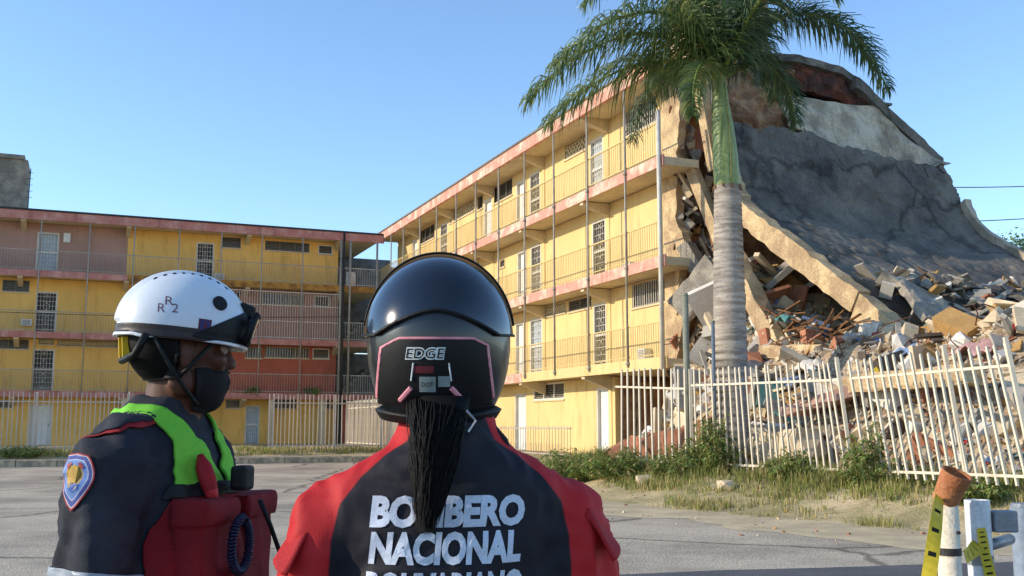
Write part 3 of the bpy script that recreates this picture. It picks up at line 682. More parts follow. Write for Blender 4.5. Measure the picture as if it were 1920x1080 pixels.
# light rubble on the foot of the big slab
sl_ = MB()
for _ in range(320):
    t = random.uniform(.74, 1.0); x, z = prof(t); y = random.uniform(2.2, 9.2); r = random.uniform(.05, .2); sl_.cur = random.choices(range(9), (2, 6, 1, 4, 2, 1, 0, 0, 0))[0]
    vs, fs = random.choice(LIB) if random.random() < .5 else boxvf(3.2, 2.2, .35)
    e = Euler((random.gauss(0, .4), random.gauss(.5, .3), random.uniform(0, 6.3))).to_matrix(); c = Vector((x, y, z + r * .2))
    sl_.add([e @ (p * r) + c for p in vs], fs)
tag(xf(obj('slab_rubble', sl_, m_chunk)), 'loose plates and lumps lying on the foot of the sagging slab', 'rubble', kind='stuff')
def piece(name, label, cat, p, q, a, c, m, up=(0, 0, 1), n=7, jit=.035):
    """broken beam or slab: long box with chipped edges"""
    p = Vector(p); q = Vector(q); d = (q - p).normalized(); u = Vector(up)
    if abs(d.dot(u)) > .97: u = Vector((1, 0, 0))
    xx = d.cross(u).normalized(); yy = d.cross(xx).normalized(); V_ = []
    for i in range(n + 1):
        o = p + (q - p) * i / n; e = jit * (3 if i in (0, n) else 1)
        for k in range(8):
            th = [(-1, -.7), (-.9, -1), (.9, -1), (1, -.7), (1, .7), (.9, 1), (-.9, 1), (-1, .7)][k]
            V_.append(o + xx * (th[0] * a / 2 + random.uniform(-jit, jit)) + yy * (th[1] * c / 2 + random.uniform(-jit, jit)) + d * random.uniform(-e, e))
    F = [(i * 8 + k, i * 8 + (k + 1) % 8, (i + 1) * 8 + (k + 1) % 8, (i + 1) * 8 + k) for i in range(n) for k in range(8)]
    F += [tuple(reversed(range(8))), tuple(n * 8 + k for k in range(8))]
    return tag(xf(obj(name, MB().add(V_, F), m)), label, cat)
piece('fallen_beam', 'long cream beam slanting down under the curved edge beam', 'beam', (1.55, 1.0, 5.9), (3.75, .9, 3.1), .42, .5, m_creamD)
piece('fallen_beam', 'pale level beam lying across the rubble under the splintered timber', 'beam', (3.4, .6, 3.15), (5.6, .6, 3.0), .35, .32, m_creamD)
piece('fallen_beam', 'short stained beam wedged below the pale level beam', 'beam', (3.6, .2, 2.6), (5.4, .3, 2.5), .3, .3, m_chunk[0])
piece('fallen_beam', 'long grey white beam lying flat behind the palings with a post', 'beam', (8.1, -.9, 2.2), (11.2, -1.1, 2.25), .35, .3, m_creamD)
piece('fallen_slab', 'large smooth grey slab tipped towards the fence at the foot of the curve', 'slab', (5.9, 3.6, 4.15), (7.7, 2.6, 3.1), 2.3, .22, m_conc, (.4, .4, 1))
piece('fallen_slab', 'flat dark slab lying at the right of the tipped grey slab', 'slab', (7., 5.2, 3.7), (8.2, 3.8, 3.45), 3.0, .2, m_slabd, (.1, .1, 1))
for k_, (x_, y_, l_, wd_, rz_) in enumerate(((5.6, 6.4, 1.5, 1.2, .4), (6.3, 7.6, 1.3, 1.0, -.5), (4.9, 8.2, 1.1, .9, .9), (6.9, 6.2, 1.6, 1.1, .1), (7.4, 7.6, 1.4, 1.3, -.2), (5.2, 4.6, .9, .7, 1.1))):
    z_ = 4.75 - .62 * (x_ - 5.) + .1; d_ = Vector((math.cos(rz_), math.sin(rz_), random.uniform(-.45, -.1))) * l_ / 2; c_ = Vector((x_, y_, z_))
    tag(piece('slab_plate', 'x', 'slab', c_ - d_, c_ + d_, wd_, .16, (m_slabd, m_conc)[k_ % 2], (random.uniform(-.2, .4), random.uniform(-.3, .3), 1), jit=.06), ('dark broken plate lying on the foot of the sagging slab', 'pale grey broken plate lying on the foot of the sagging slab')[k_ % 2], 'slab', 'broken plates on the slab foot')
piece('tan_block', 'square tan masonry block resting on the mound beside the tipped slab', 'block', (7.0, 1.3, 3.1), (7.9, 1.6, 3.15), .7, .5, m_chunk[5])
piece('pale_block', 'small pink white block between the edge beam end and the tan block', 'block', (6.4, 1.0, 3.35), (6.75, 1.1, 3.4), .35, .35, m_chunk[4])
piece('fallen_slab', 'leaning concrete plate against the torn end beside the palm trunk', 'slab', (.2, .3, 4.4), (1.2, .8, 5.5), .9, .16, m_conc, (0, 1, .2))
piece('fallen_slab', 'cream plate lying flat on the rubble before the green panel', 'slab', (8.2, 2.2, 3.35), (9.2, 2.3, 3.3), .6, .18, m_chunk[0])
piece('fallen_wall', 'orange clay wall piece spilled through the gap of the palings', 'rubble', (3.3, -3.3, .75), (4.6, -1.9, 1.25), .9, .55, m_chunk[2], jit=.09)
piece('fallen_wall', 'cream wall piece leaning on the orange clay piece by the pole', 'rubble', (3.4, -2.2, 1.0), (4.2, -1.0, 1.75), .8, .3, m_creamD, jit=.07)
piece('fallen_wall', 'pinkish plastered wall piece low behind the palings right of the pole', 'rubble', (6.2, -1.7, .9), (8., -1.6, 1.1), .7, .6, m_chunk[0], jit=.08)
piece('fallen_wall', 'mauve wall plate leaning halfway up the mound', 'rubble', (7.0, -1.4, 1.7), (8.4, -.5, 2.2), .8, .2, m_mauve, jit=.05)
for i, (x, y, lb) in enumerate(((5.9, -1.9, 'rough cream boulder of masonry by the fence foot, near the palm'), (9.3, -1.8, 'clay coloured boulder of masonry low behind the leaning palings'), (11.4, -.4, 'grey boulder of concrete high on the mound by the green panel'), (2.2, -1.5, 'cream boulder of masonry between the end of the fence and the recess'))):
    vs, fs = hull(.42, 22, (1.2, .9, .8)); tag(xf(obj('masonry_boulder', MB().add([p + Vector((x, y, heap_z(x, y) + .12)) for p in vs], fs), m_chunk[(0, 2, 1, 0)[i]])), lb, 'rubble')
# green panel with a pale round mark, grey tank, timber and bent rods
gp = xf(thing('green_panel', 'dark green panel with a pale round mark lying on the rubble', 'panel'))
m_green = mat('dark_green_paint', lin(36, 78, 66), rough=.5, var=.1)
obj('board', MB().bar((8.9, 2.9, 3.1), (10.2, 2.6, 3.2), .05, .95, (0, 1, .15)), m_green, gp)
obj('round_mark', MB().tube([(9.5, 2.68, 3.35), (9.5, 2.70, 3.352)], .14, 18), m_white, gp)
tk = xf(thing('crushed_tank', 'grey crumpled cylindrical tank lying on its side near the palm', 'tank'))
b = MB(); b.tube([(3.2 + i * .12, -.1 + .05 * i, 2.75 - .03 * i) for i in range(8)], [.05, .3, .34, .3, .35, .32, .3, .05], 14); obj('body', b, mat('dull_grey_tin', lin(112, 112, 116), rough=.45, metal=.3, var=.15), tk)
tim = MB()
for _ in range(60):
    x = random.uniform(3.2, 6.6); y = random.uniform(.4, 1.5); z = heap_z(x, y) + random.uniform(.1, .75 - .08 * abs(x - 4.5)); a = random.uniform(0, 6.3); l = random.uniform(.3, .9); e = random.gauss(0, .35)
    d = Vector((math.cos(a), math.sin(a) * .5, e)) * l / 2; tim.bar(Vector((x, y, z)) - d, Vector((x, y, z)) + d, random.uniform(.03, .07), .03)
tag(xf(obj('splintered_timber', tim, m_wood)), 'splintered brown timber piled under the curved edge beam', 'timber', kind='stuff')
rb = MB()
for _ in range(80):
    x = random.uniform(0, 12); y = random.uniform(-2, 3); p = Vector((x, y, heap_z(x, y))); d = Vector((random.gauss(0, .4), random.gauss(0, .4), random.uniform(.1, .6)))
    rb.tube([p, p + d * .6, p + d + Vector((random.gauss(0, .15), random.gauss(0, .15), -.1))], .011, 5)
tag(xf(obj('bent_rebar', rb, m_rebar)), 'thin bent reinforcing rods sticking out of the rubble', 'rebar', kind='stuff')
# crumpled cloth, sheets and household things among the rubble
def cloth(name, label, cat, x, y, r, m, z=None):
    n = 12; v = []; sd = random.uniform(0, 50)
    z0 = heap_z(x, y) + .1 if z is None else z
    for j in range(n + 1):
        for i in range(n + 1):
            a, c = (i / n - .5) * 2, (j / n - .5) * 2
            v.append((x + a * r, y + c * r * .8, z0 + .35 * r * fbm(a * 1.5 + sd, c * 1.5, 0, 1, 4) - .35 * r * (a * a + c * c) + .06))
    f = [(j * (n + 1) + i, j * (n + 1) + i + 1, (j + 1) * (n + 1) + i + 1, (j + 1) * (n + 1) + i) for j in range(n) for i in range(n)]
    o = xf(obj(name, MB().add(v, f), m, smooth=True)); md = o.modifiers.new('thick', 'SOLIDIFY'); md.thickness = .012
    return tag(o, label, cat)
cm = lambda n_, c: mat(n_, c, rough=.9, var=.1, bump=.2)
cloth('crumpled_sheet', 'crumpled white sheet draped on the rubble right of the grey tank', 'cloth', 5.8, .1, .4, cm('white_cloth', lin(216, 210, 200)))
cloth('crumpled_sheet', 'crumpled pale blue sheet high on the rubble behind the fence post', 'cloth', 8.4, .4, .4, cm('blue_cloth', lin(132, 156, 192)))
cloth('crumpled_sheet', 'white sheet hanging low in the rubble behind the palings', 'cloth', 6.9, -1.0, .45, cm('white_cloth_b', lin(206, 204, 206)))
cloth('crumpled_sheet', 'red cloth lying against the torn end left of the palm trunk', 'cloth', .9, .2, .4, cm('red_cloth', lin(176, 64, 54)))
cloth('crumpled_sheet', 'white bedding bundled by the gallery end under the last post', 'cloth', .3, -.4, .5, cm('white_cloth_c', lin(222, 218, 210)))
cloth('crumpled_sheet', 'teal cloth caught in the splintered timber', 'cloth', 4.1, .75, .22, cm('teal_cloth', lin(96, 150, 146)), 3.9)
cloth('crumpled_sheet', 'pink blanket spread on the rubble near the green panel', 'cloth', 10.2, .2, .5, cm('pink_cloth', lin(196, 152, 146)))
# ================================================================== royal palm
m_trunk = mat('palm_trunk_bark', lin(178, 166, 152), col2=lin(136, 126, 116), stretch=(1, 1, 9), scale=1.6, bump=.4, stain=lin(150, 112, 92), stain_amt=.35)
m_shaft = mat('green_crownshaft', lin(146, 158, 104), col2=lin(110, 128, 76), stretch=(6, 6, .6), scale=1.2, rough=.45, bump=.08)
m_frond = [mat('frond_green', lin(132, 144, 84), col2=lin(92, 112, 62), rough=.4, spec=.5, bump=0, leaf=.28), mat('frond_dark', lin(92, 114, 74), col2=lin(64, 88, 60), rough=.4, spec=.5, bump=0, leaf=.22),
           mat('frond_yellowing', lin(176, 166, 92), col2=lin(136, 138, 70), rough=.5, bump=0, leaf=.28), mat('rachis_green', lin(120, 138, 66), rough=.5, bump=0)]
PX, PY = 4.36, 20.6
palm = thing('palm_tree', 'tall royal palm with grey ringed trunk and green crownshaft before the collapsed end', 'palm tree', (PX, PY, .3))
b = MB(); pts = []; rad = []; z = 0.; k = 0
while z < 5.96:
    r = np.interp(z, [0, .5, 2.3, 4, 5.96], [.37, .345, .335, .305, .265])
    pts += [(.012 * z - .03 + .01 * math.sin(z), 0, z), (.012 * z - .03, 0, z + .03), (.012 * z - .03, 0, z + .055)]; rad += [r, r + .012, r]
    z += np.interp(z, [0, 4, 6], [.17, .13, .09]) * random.uniform(.9, 1.1); k += 1
b.tube(pts, rad, 28); obj('trunk', b, m_trunk, palm, smooth=True)
obj('crownshaft', MB().tube([(.04, 0, 5.9), (.035, 0, 6.0), (.02, 0, 6.6), (-.01, 0, 7.2), (-.05, 0, 7.75), (-.07, 0, 8.3), (-.07, 0, 8.6)], [.24, .262, .25, .215, .165, .13, .06], 24), m_shaft, palm, smooth=True)
for k_ in range(3):
    a0 = 2.1 * k_ + .6; sm = []
    for i_ in range(14):
        t_ = i_ / 13; z_ = 6.05 + 2.1 * t_; r_ = np.interp(z_, [5.9, 6.0, 6.6, 7.2, 7.75, 8.3], [.24, .262, .25, .215, .165, .13]) + .004; a_ = a0 + .5 * t_
        sm.append((np.interp(z_, [6, 6.6, 7.2, 7.75, 8.3], [.035, .02, -.01, -.05, -.07]) + r_ * math.cos(a_), r_ * math.sin(a_), z_))
    obj('sheath_edge', MB().tube(sm, .012, 5), m_frond[2], palm, smooth=True)
b = MB()
for k_ in range(9):
    a_ = 6.28 * k_ / 9; r_ = .268; b.tube([(.035 + r_ * math.cos(a_), r_ * math.sin(a_), 6.0), (.035 + (r_ + .03) * math.cos(a_), (r_ + .03) * math.sin(a_), 5.93 - .06 * random.random())], [.03, .008], 5)
obj('sheath_scraps', b, m_wood, palm)
def crv(P, t):
    n = len(P) - 1; t = min(.9999, max(0, t)) * n; i = int(t); f_ = t - i
    a = [Vector(P[max(i - 1, 0)]), Vector(P[i]), Vector(P[i + 1]), Vector(P[min(i + 2, n)])]
    return .5 * (2 * a[1] + (a[2] - a[0]) * f_ + (2 * a[0] - 5 * a[1] + 4 * a[2] - a[3]) * f_ ** 2 + (3 * a[1] - a[0] - 3 * a[2] + a[3]) * f_ ** 3)
def frond(P, n=105, ll=.78, tone=0, droop=1., t0=.1):
    b = MB(); b.cur = 3; N = 26
    b.tube([crv(P, i / N) for i in range(N + 1)], [.05 * (1 - i / N) ** 1.1 + .007 for i in range(N + 1)], 6)
    for i in range(n):
        t = t0 + (1 - t0) * (i + random.random() * .6) / n; c = crv(P, t); tg = (crv(P, t + .01) - crv(P, t - .01)).normalized()
        sd = tg.cross(Vector((0, 0, 1)))
        sd = sd.normalized() if sd.length > .1 else Vector((1, 0, 0))
        up = sd.cross(tg).normalized()
        L0 = ll * (.45 + .55 * math.sin(math.pi * min(1, .22 + .78 * t) ** .8)) * (1 if t < .85 else 1.05 - (t - .85) * 2.2)
        for s_ in (-1, 1):
            for rank in range(2):
                L = L0 * random.uniform(.75, 1.1); lift = random.uniform(-.35, .75)
                d0 = (sd * s_ * random.uniform(.6, 1.) + tg * random.uniform(.3, .75) + up * lift).normalized()
                dr = droop * random.uniform(.75, 1.3)
                p1 = c + d0 * L * .35 + Vector((0, 0, -.05 * dr * L)); d1 = (d0 + Vector((0, 0, -.75 * dr))).normalized()
                p2 = p1 + d1 * L * .35; d2 = (d1 + Vector((0, 0, -1.0 * dr))).normalized(); p3 = p2 + d2 * L * .3
                wv = tg.cross(d0); wv = (wv.normalized() if wv.length > .05 else up).lerp(tg, random.uniform(.3, .9)).normalized() * random.uniform(.013, .019)
                b.cur = tone if random.random() > .08 else (2 if random.random() < .5 else 1 - min(tone, 1))
                b.add([c - wv * .5, c + wv * .5, p1 - wv, p1 + wv, p2 - wv * .85, p2 + wv * .85, p3], [(0, 1, 3, 2), (2, 3, 5, 4), (4, 5, 6)])
    return obj('frond', b, m_frond, palm, smooth=False)
o = (-.08, 0, 8.25)
FR = [([o, (-.8, -.25, 8.85), (-1.8, -.5, 9.05), (-3.1, -.6, 8.5), (-4.05, -.7, 7.6)], 0, 1.15, 1.3),
      ([o, (-.7, .3, 8.7), (-1.6, .7, 8.85), (-2.7, .9, 8.4), (-3.6, .9, 7.6)], 0, 1.2, 1.25),
      ([o, (-.6, -.6, 9.0), (-1.5, -1., 9.3), (-2.6, -1.3, 8.9), (-3.5, -1.4, 8.1)], 0, 1.15, 1.25),
      ([o, (-.5, -.4, 9.3), (-1.3, -.6, 10.1), (-2.2, -.7, 10.2), (-2.9, -.7, 9.6)], 0, 1, .85),
      ([o, (-.35, -.5, 8.35), (-.7, -1.2, 8.1), (-.92, -1.7, 7.5), (-.98, -1.9, 6.9)], 0, 1.1, .6),
      ([o, (.5, .1, 9.0), (1.6, .3, 9.8), (2.9, .4, 9.4), (3.55, .4, 8.2)], 1, 1.0, 1.0),
      ([o, (.5, -.5, 9.3), (1.6, -1., 10.5), (3.0, -1.4, 10.8), (4.1, -1.5, 10.1)], 1, 1, .9),
      ([o, (.4, -.1, 9.4), (1.3, -.2, 10.6), (2.6, -.3, 11.1), (4.0, -.3, 10.4)], 1, 1, 1.0),
      ([o, (-.4, -.2, 9.4), (-1.0, -.3, 10.5), (-2.0, -.4, 11.0), (-3.1, -.4, 10.4)], 0, 1, 1.0),
      ([o, (.5, .5, 9.2), (1.5, .9, 10.0), (2.8, 1.2, 10.0), (3.6, 1.3, 9.1)], 1, 1, .9),
      ([o, (.45, .3, 8.6), (1.0, .6, 8.85), (1.55, .8, 8.4), (1.75, .9, 7.6)], 1, 1.1, .75),
      ([o, (.3, -.8, 9.1), (.7, -1.7, 9.6), (1.1, -2.7, 9.3), (1.3, -3.2, 8.7)], 1, 1, .8),
      ([o, (-.2, .6, 9.4), (-.4, 1.4, 10.3), (-.6, 2.4, 10.4), (-.8, 3.2, 9.6)], 0, 1, .85),
      ([o, (.3, .7, 9.3), (.9, 1.6, 9.9), (1.5, 2.5, 9.7), (1.9, 3.1, 8.8)], 1, 1, .85),
      ([o, (.0, -.2, 9.5), (.05, -.4, 10.8), (.2, -.7, 12.0), (.5, -1.2, 12.8)], 0, .6, .75),
      ([o, (-.3, .1, 9.5), (-.7, .1, 10.8), (-1.3, 0, 11.7), (-2., -.1, 12.1)], 0, .7, .85),
      ([o, (.3, .2, 9.5), (.9, .4, 10.8), (1.7, .5, 11.6), (2.6, .6, 11.8)], 1, .8, .85),
      ([o, (-.3, .6, 8.7), (-.8, 1.3, 8.9), (-1.3, 2.0, 8.5), (-1.6, 2.4, 7.6)], 1, 1, .75)]
for P, tone, dr, ll in FR: frond(P, 105, ll * 1.1, tone, dr)  # tone: darker green on the right-hand fronds puts their shade into the colour
# ================================================================== fences
m_pal = mat('white_paling_paint', lin(220, 206, 182), rough=.55, var=.05, scale=4, bump=.1, stain=lin(158, 112, 84), stain_amt=.4)
m_palA = mat('dull_paling_paint', lin(206, 190, 172), rough=.6, var=.08, scale=4, bump=.1, stain=lin(140, 104, 82), stain_amt=.5)
def paling_fence(label, pts, sp, hgt, zb, lean, m, th=.04, rails=(.12, -.3), posts=(), jit=.007):
    """fence along a plan polyline: palings (each a part), rails, posts"""
    pts = [Vector((*p, 0)) for p in pts]; fz = thing('paling_fence', label, 'fence', (pts[0].x, pts[0].y, 0))
    seg = [(a, c, (c - a).length) for a, c in zip(pts[:-1], pts[1:])]; T = sum(s_[2] for s_ in seg)
    def at(s_):
        for a, c, l in seg:
            if s_ <= l or c is pts[-1]: return a + (c - a) * (s_ / l), (c - a).normalized()
            s_ -= l
    def base(s_): return (zb(s_ / T) if callable(zb) else zb)
    me = bpy.data.meshes.new('paling'); b = MB(); h = th / 2
    b.add([(-h, -h, 0), (h, -h, 0), (h, h, 0), (-h, h, 0), (-h, -h, hgt), (h, -h, hgt), (h, h, hgt), (-h, h, hgt), (0, 0, hgt + .03)],
          [(0, 1, 5, 4), (1, 2, 6, 5), (2, 3, 7, 6), (3, 0, 4, 7), (4, 5, 8), (5, 6, 8), (6, 7, 8), (7, 4, 8), (3, 2, 1, 0)]); me = b.mesh('paling', m)
    s_ = .02
    while s_ < T:
        p, d = at(s_); a = math.atan2(d.y, d.x); ln = lean(s_ / T) if callable(lean) else lean
        z = base(s_) + random.uniform(-.02, .02)
        ob = link('paling', me, fz, (p.x - pts[0].x, p.y - pts[0].y, z)); ob.rotation_euler = (random.gauss(0, jit), -ln + random.gauss(0, jit), a)   # lean along the run
        s_ += sp * random.uniform(.93, 1.07)
    N = max(2, int(T / .5))
    for k, rz in enumerate(rails):
        R_ = []
        for i in range(N + 1):
            q = T * i / N; p, d = at(q); hh = (rz if rz > 0 else hgt + rz); ln = lean(q / T) if callable(lean) else lean; p = p - d * (math.sin(ln) * hh)
            R_.append((p.x - pts[0].x, p.y - pts[0].y, base(q) + hh * math.cos(ln)))
        b = MB()
        for i in range(N):
            b.bar(R_[i], R_[i + 1], .03, .04)
        obj('rail', b, m, fz)
    for q, hh in posts:
        p, d = at(q * T); ln = lean(q) if callable(lean) else lean; o_ = p - pts[0]
        obj('fence_post', MB().bar((o_.x, o_.y, base(q * T) - .3), (o_.x - d.x * math.sin(ln) * hh, o_.y - d.y * math.sin(ln) * hh, base(q * T) + hh), .055), m, fz)
    return fz
paling_fence('white steel palings leaning over in front of the rubble', [(6.95, 13.8), (6.33, 15.7), (5.75, 17.1)], .18, 1.95, lambda t: .66 - .06 * t, lambda t: -(.22 - .07 * t), m_pal, .034, posts=((.36, 2.0), (.0, 2.)))
paling_fence('white steel palings standing close together in front of the palm trunk', [(5.65, 17.25), (4.33, 19.3), (3.5, 20.3)], .15, 1.93, .6, lambda t: -(.14 - .14 * t), m_pal, .028, posts=((.0, 2.), (1., 1.95)))
paling_fence('short upright run of white palings left of the grey pole', [(3.42, 20.4), (2.2, 22.0)], .185, 1.95, lambda t: .6 + .1 * t, -.0, m_pal, .032, rails=(.1, -.38))
fA = [(Aw(3.0, -12.6).x, Aw(3.0, -12.6).y), (Aw(11.2, -12.6).x, Aw(11.2, -12.6).y)]
paling_fence('long run of dull white palings before the shaded block beyond the road', fA, .15, 1.98, .6, 0, m_palA, .032, posts=((.02, 2.), (.3, 2.), (.52, 2.), (.88, 2.)))
fA = [(Aw(-12, -12.6).x, Aw(-12, -12.6).y), (Aw(-1.7, -12.6).x, Aw(-1.7, -12.6).y)]
paling_fence('dull white palings with a gate post before the ground floor doors at the tower end', fA, .15, 1.98, .58, 0, m_palA, .032, posts=((.7, 2.), (.985, 2.05)))
fB = [(Bw(-22, -3.2).x, Bw(-22, -3.2).y), (Bw(-9.6, -3.2).x, Bw(-9.6, -3.2).y)]
paling_fence('pale palings running along the foot of the sunlit block', fB, .16, 1.9, .6, 0, m_pal, .032)
fB = [(Bw(-9.3, -1.2).x, Bw(-9.3, -1.2).y), (Bw(-3.2, -1.2).x, Bw(-3.2, -1.2).y)]
paling_fence('low thin dark fence under the sunlit block window', fB, .2, .9, .52, 0, m_rail, .012, rails=(.1, -.05))
# poles, cables
m_polegr = mat('weathered_grey_green_pole', lin(140, 140, 124), var=.12, stain=lin(104, 84, 66), stain_amt=.4)
pl = thing('grey_pole', 'slim weathered grey pole standing where the palings part', 'pole', (3.5, 20.7, .45))
obj('shaft', MB().tube([(0, 0, -.2), (0, 0, 3.6)], .065, 12), m_polegr, pl, smooth=True); obj('cap', MB().tube([(0, 0, 3.6), (0, 0, 3.66)], [.075, .05], 12), m_polegr, pl)
pl = thing('thin_pipe', 'thin bluish pipe rising against the left side of the palm trunk', 'pipe', (3.92, 20.15, .45))
obj('shaft', MB().tube([(0, 0, -.2), (.02, 0, 3.0)], .035, 10), mat('bluish_pipe', lin(110, 122, 132), var=.1), pl, smooth=True); obj('cap', MB().tube([(.02, 0, 3.0), (.02, 0, 3.04)], .045, 10), m_polegr, pl)
def cable(label, p, q, sag, r=.012):
    P = [Vector(p).lerp(Vector(q), i / 24) - Vector((0, 0, sag * 4 * (i / 24) * (1 - i / 24))) for i in range(25)]
    return tag(obj('overhead_cable', MB().tube(P, r, 5), m_iron), label, 'cable')
up = thing('utility_pole', 'round concrete utility pole carrying the overhead cables beyond the collapse', 'pole', (32, 44, .5))
obj('shaft', MB().tube([(0, 0, -.3), (0, 0, 12.8)], [.2, .13], 12), m_conc, up, smooth=True); obj('crossarm', MB().bar((-.9, 0, 11.9), (.9, 0, 11.9), .12), m_wood, up)
cable('upper overhead cable crossing the sky behind the sagging slab', (31.2, 44, 12.5), Bw(-8, 9.0, 10.6), .5, .02)
cable('lower overhead cable crossing the sky behind the sagging slab', (32.0, 43.8, 11.2), Bw(-10, 9.0, 9.3), .4, .02)
cable('slack dark cable strung before the galleries of the shaded block', Aw(-15, -.4, 6.6), Aw(8.5, -.12, 6.9), .25, .014)
# ================================================================== vegetation
m_gr = [mat('grass_green', lin(138, 148, 74), var=.15, bump=0, leaf=.3), mat('grass_dry', lin(202, 184, 126), var=.12, bump=0, leaf=.3), mat('grass_olive', lin(160, 158, 90), var=.12, bump=0, leaf=.3), mat('weed_leaf', lin(138, 158, 88), var=.15, bump=0, leaf=.3)]
def blade(b, x, y, z, h, lean=.35, wd=.007):
    a = random.uniform(0, 6.3); d = Vector((math.cos(a), math.sin(a), 0)); s_ = Vector((-d.y, d.x, 0)) * wd
    p0 = Vector((x, y, z)); l = random.uniform(.1, lean) * h; p1 = p0 + Vector((0, 0, h * .55)) + d * l * .35; p2 = p0 + Vector((0, 0, h * random.uniform(.75, 1))) + d * l * 1.3
    b.add([p0 - s_, p0 + s_, p1 + s_ * .8, p1 - s_ * .8, p2], [(0, 1, 2, 3), (3, 2, 4)])
gr = MB(); n = 0
while n < 30000:
    x = random.uniform(-3, 11); y = random.uniform(12.5, 27); e = edge(x, y)
    if not (-.1 < e < 5.5): continue
    bx, by = toB(x, y)
    if by > -1.2 or (bx < 2 and random.random() < .5): continue
    dn = fbm(x, y, 9, .55, 4) + (.35 if e > 1.2 else -.12) + (.25 if 1.6 < e < 3.4 else 0)
    if dn < random.uniform(-.05, .7): continue
    hgt = random.uniform(.06, .2) + .22 * max(0, dn) * random.random() + (.22 * random.random() if e > 1.9 else 0)
    gr.cur = random.choices((0, 1, 2), (3, 2.2, 2.5) if e > 1 else (1.5, 3, 2))[0]; z = ground_z(x, y)
    for _ in range(3): blade(gr, x + random.gauss(0, .04), y + random.gauss(0, .04), z - .02, hgt * random.uniform(.6, 1.1)); n += 1
for _ in range(9000):   # thin verge along the far kerb and the far fence
    ax = random.uniform(-14, 11); ay = random.choice((random.gauss(-13.2, .15), random.gauss(-12.4, .3))); p = Aw(ax, ay)
    if fbm(ax, ay, 2, .6, 3) < random.uniform(-.4, .2): continue
    gr.cur = random.choices((0, 1, 2), (3, 2, 2))[0]; blade(gr, p.x, p.y, ground_z(p.x, p.y) - .02, random.uniform(.08, .3), wd=.012)
tag(obj('verge_grass', gr, m_gr[:3]), 'patchy dry and green grass along the fence bank', 'grass', kind='stuff')
def bush(label, x, y, rx, h, n, grp=None, leafy=True):
    t_ = thing('weed_bush', label, 'weeds', (x, y, ground_z(x, y)), group=grp); st = MB(); lf = MB()
    for _ in range(n):
        a = random.uniform(0, 6.3); r = rx * math.sqrt(random.random()); px, py = r * math.cos(a) * .6, r * math.sin(a) * .6
        hh = .78 * h * (1 - .55 * (r / rx) ** 2) * random.uniform(.5, 1.08); tip = Vector((px * 1.7 + random.gauss(0, .08), py * 1.7 + random.gauss(0, .08), hh)); b0 = Vector((px, py, -.05)); m1 = b0.lerp(tip, .55) + Vector((0, 0, hh * .12))
        st.tube([b0, m1, tip], [.006, .005, .003], 4, False)
        for k in range(16):
            t = random.uniform(.15, 1); c = b0.lerp(m1, t / .55) if t < .55 else m1.lerp(tip, (t - .55) / .45)
            a2 = random.uniform(0, 6.3); d = Vector((math.cos(a2), math.sin(a2), random.uniform(-.5, .5))); L = random.uniform(.06, .16); s_ = d.cross(Vector((0, 0, 1))).normalized() * L * .2
            lf.cur = random.choices((0, 1, 2), (5, 1, 2))[0]
            e_ = c + d * L + Vector((0, 0, -.3 * L)); md = c + d * L * .5 + Vector((0, 0, .08 * L))
            lf.add([c, md + s_, e_, md - s_], [(0, 1, 2, 3)])
    obj('stems', st, m_gr[2], t_); obj('foliage', lf, [m_gr[3], m_gr[1], m_gr[0]], t_); return t_
bush('broad green weed clump sprawling before the low dark fence', 1.25, 22.6, 1.0, .95, 170)
bush('tangled grass and weed mound spilling out at the end of the upright palings', 2.1, 21.4, .85, .8, 150)
bush('small green weed tuft at the far end of the broad clump', .35, 24.0, .6, .6, 70)
bush('tall green weed growing up the palings right beside the grey pole', 3.85, 19.75, .5, 1.55, 110)
bush('green weed hugging the foot of the grey pole', 3.2, 20.1, .6, .8, 90)
bush('tall thin weed growing through the palings where two runs meet', 5.75, 16.85, .45, 1.35, 80)
bush('low weed at the foot of the leaning palings below the fence post', 6.5, 14.9, .5, .5, 70)
bush('yellowish weed low against the close palings', 4.9, 18.3, .5, .6, 80)
bush('green plant before the far palings beside the kerb', Aw(10.2, -12.9).x, Aw(10.2, -12.9).y, .6, .8, 80)
bush('flowering weed heap at the kerb before the white ground floor door', Aw(-5.2, -13.3).x, Aw(-5.2, -13.3).y, .7, .5, 80)
bush('potted greenery behind the first gallery railing near the stair core', Aw(7.2, .3).x, Aw(7.2, .3).y, .45, .6, 60).location.z = 2.98
bush('trailing greenery behind the first gallery railing of the red wall', Aw(4.3, .3).x, Aw(4.3, .3).y, .4, .55, 50).location.z = 2.98
def tree(label, x, y, h, r, n):
    t_ = thing('broadleaf_tree', label, 'tree', (x, y, .4)); tr = MB(); tr.tube([(0, 0, -.2), (.1, 0, h * .3), (-.1, .1, h * .6), (0, 0, h * .85)], [.28, .22, .14, .05], 10); cr = MB(); C_ = []
    for k in range(14):
        a = random.uniform(0, 6.3); q = Vector((math.cos(a) * r * random.uniform(.3, .8), math.sin(a) * r * random.uniform(.3, .8), h * random.uniform(.5, .95))); tr.tube([(0, 0, h * random.uniform(.3, .6)), q * .6 + Vector((0, 0, .35 * h * .4)), q], [.09, .06, .02], 6); C_.append(q)
    for _ in range(n):
        q = random.choice(C_); p = q + Vector((random.gauss(0, 1), random.gauss(0, 1), random.gauss(0, .8))) * r * .26; d = Vector((random.gauss(0, 1), random.gauss(0, 1), random.gauss(0, .6))).normalized(); L = random.uniform(.12, .26); s_ = d.orthogonal().normalized() * L * .35
        cr.cur = random.choice((0, 1)); cr.add([p, p + d * L * .5 + s_, p + d * L, p + d * L * .5 - s_], [(0, 1, 2, 3)])
    obj('trunk', tr, m_wood, t_); obj('crown', cr, [m_gr[3], m_frond[1]], t_)
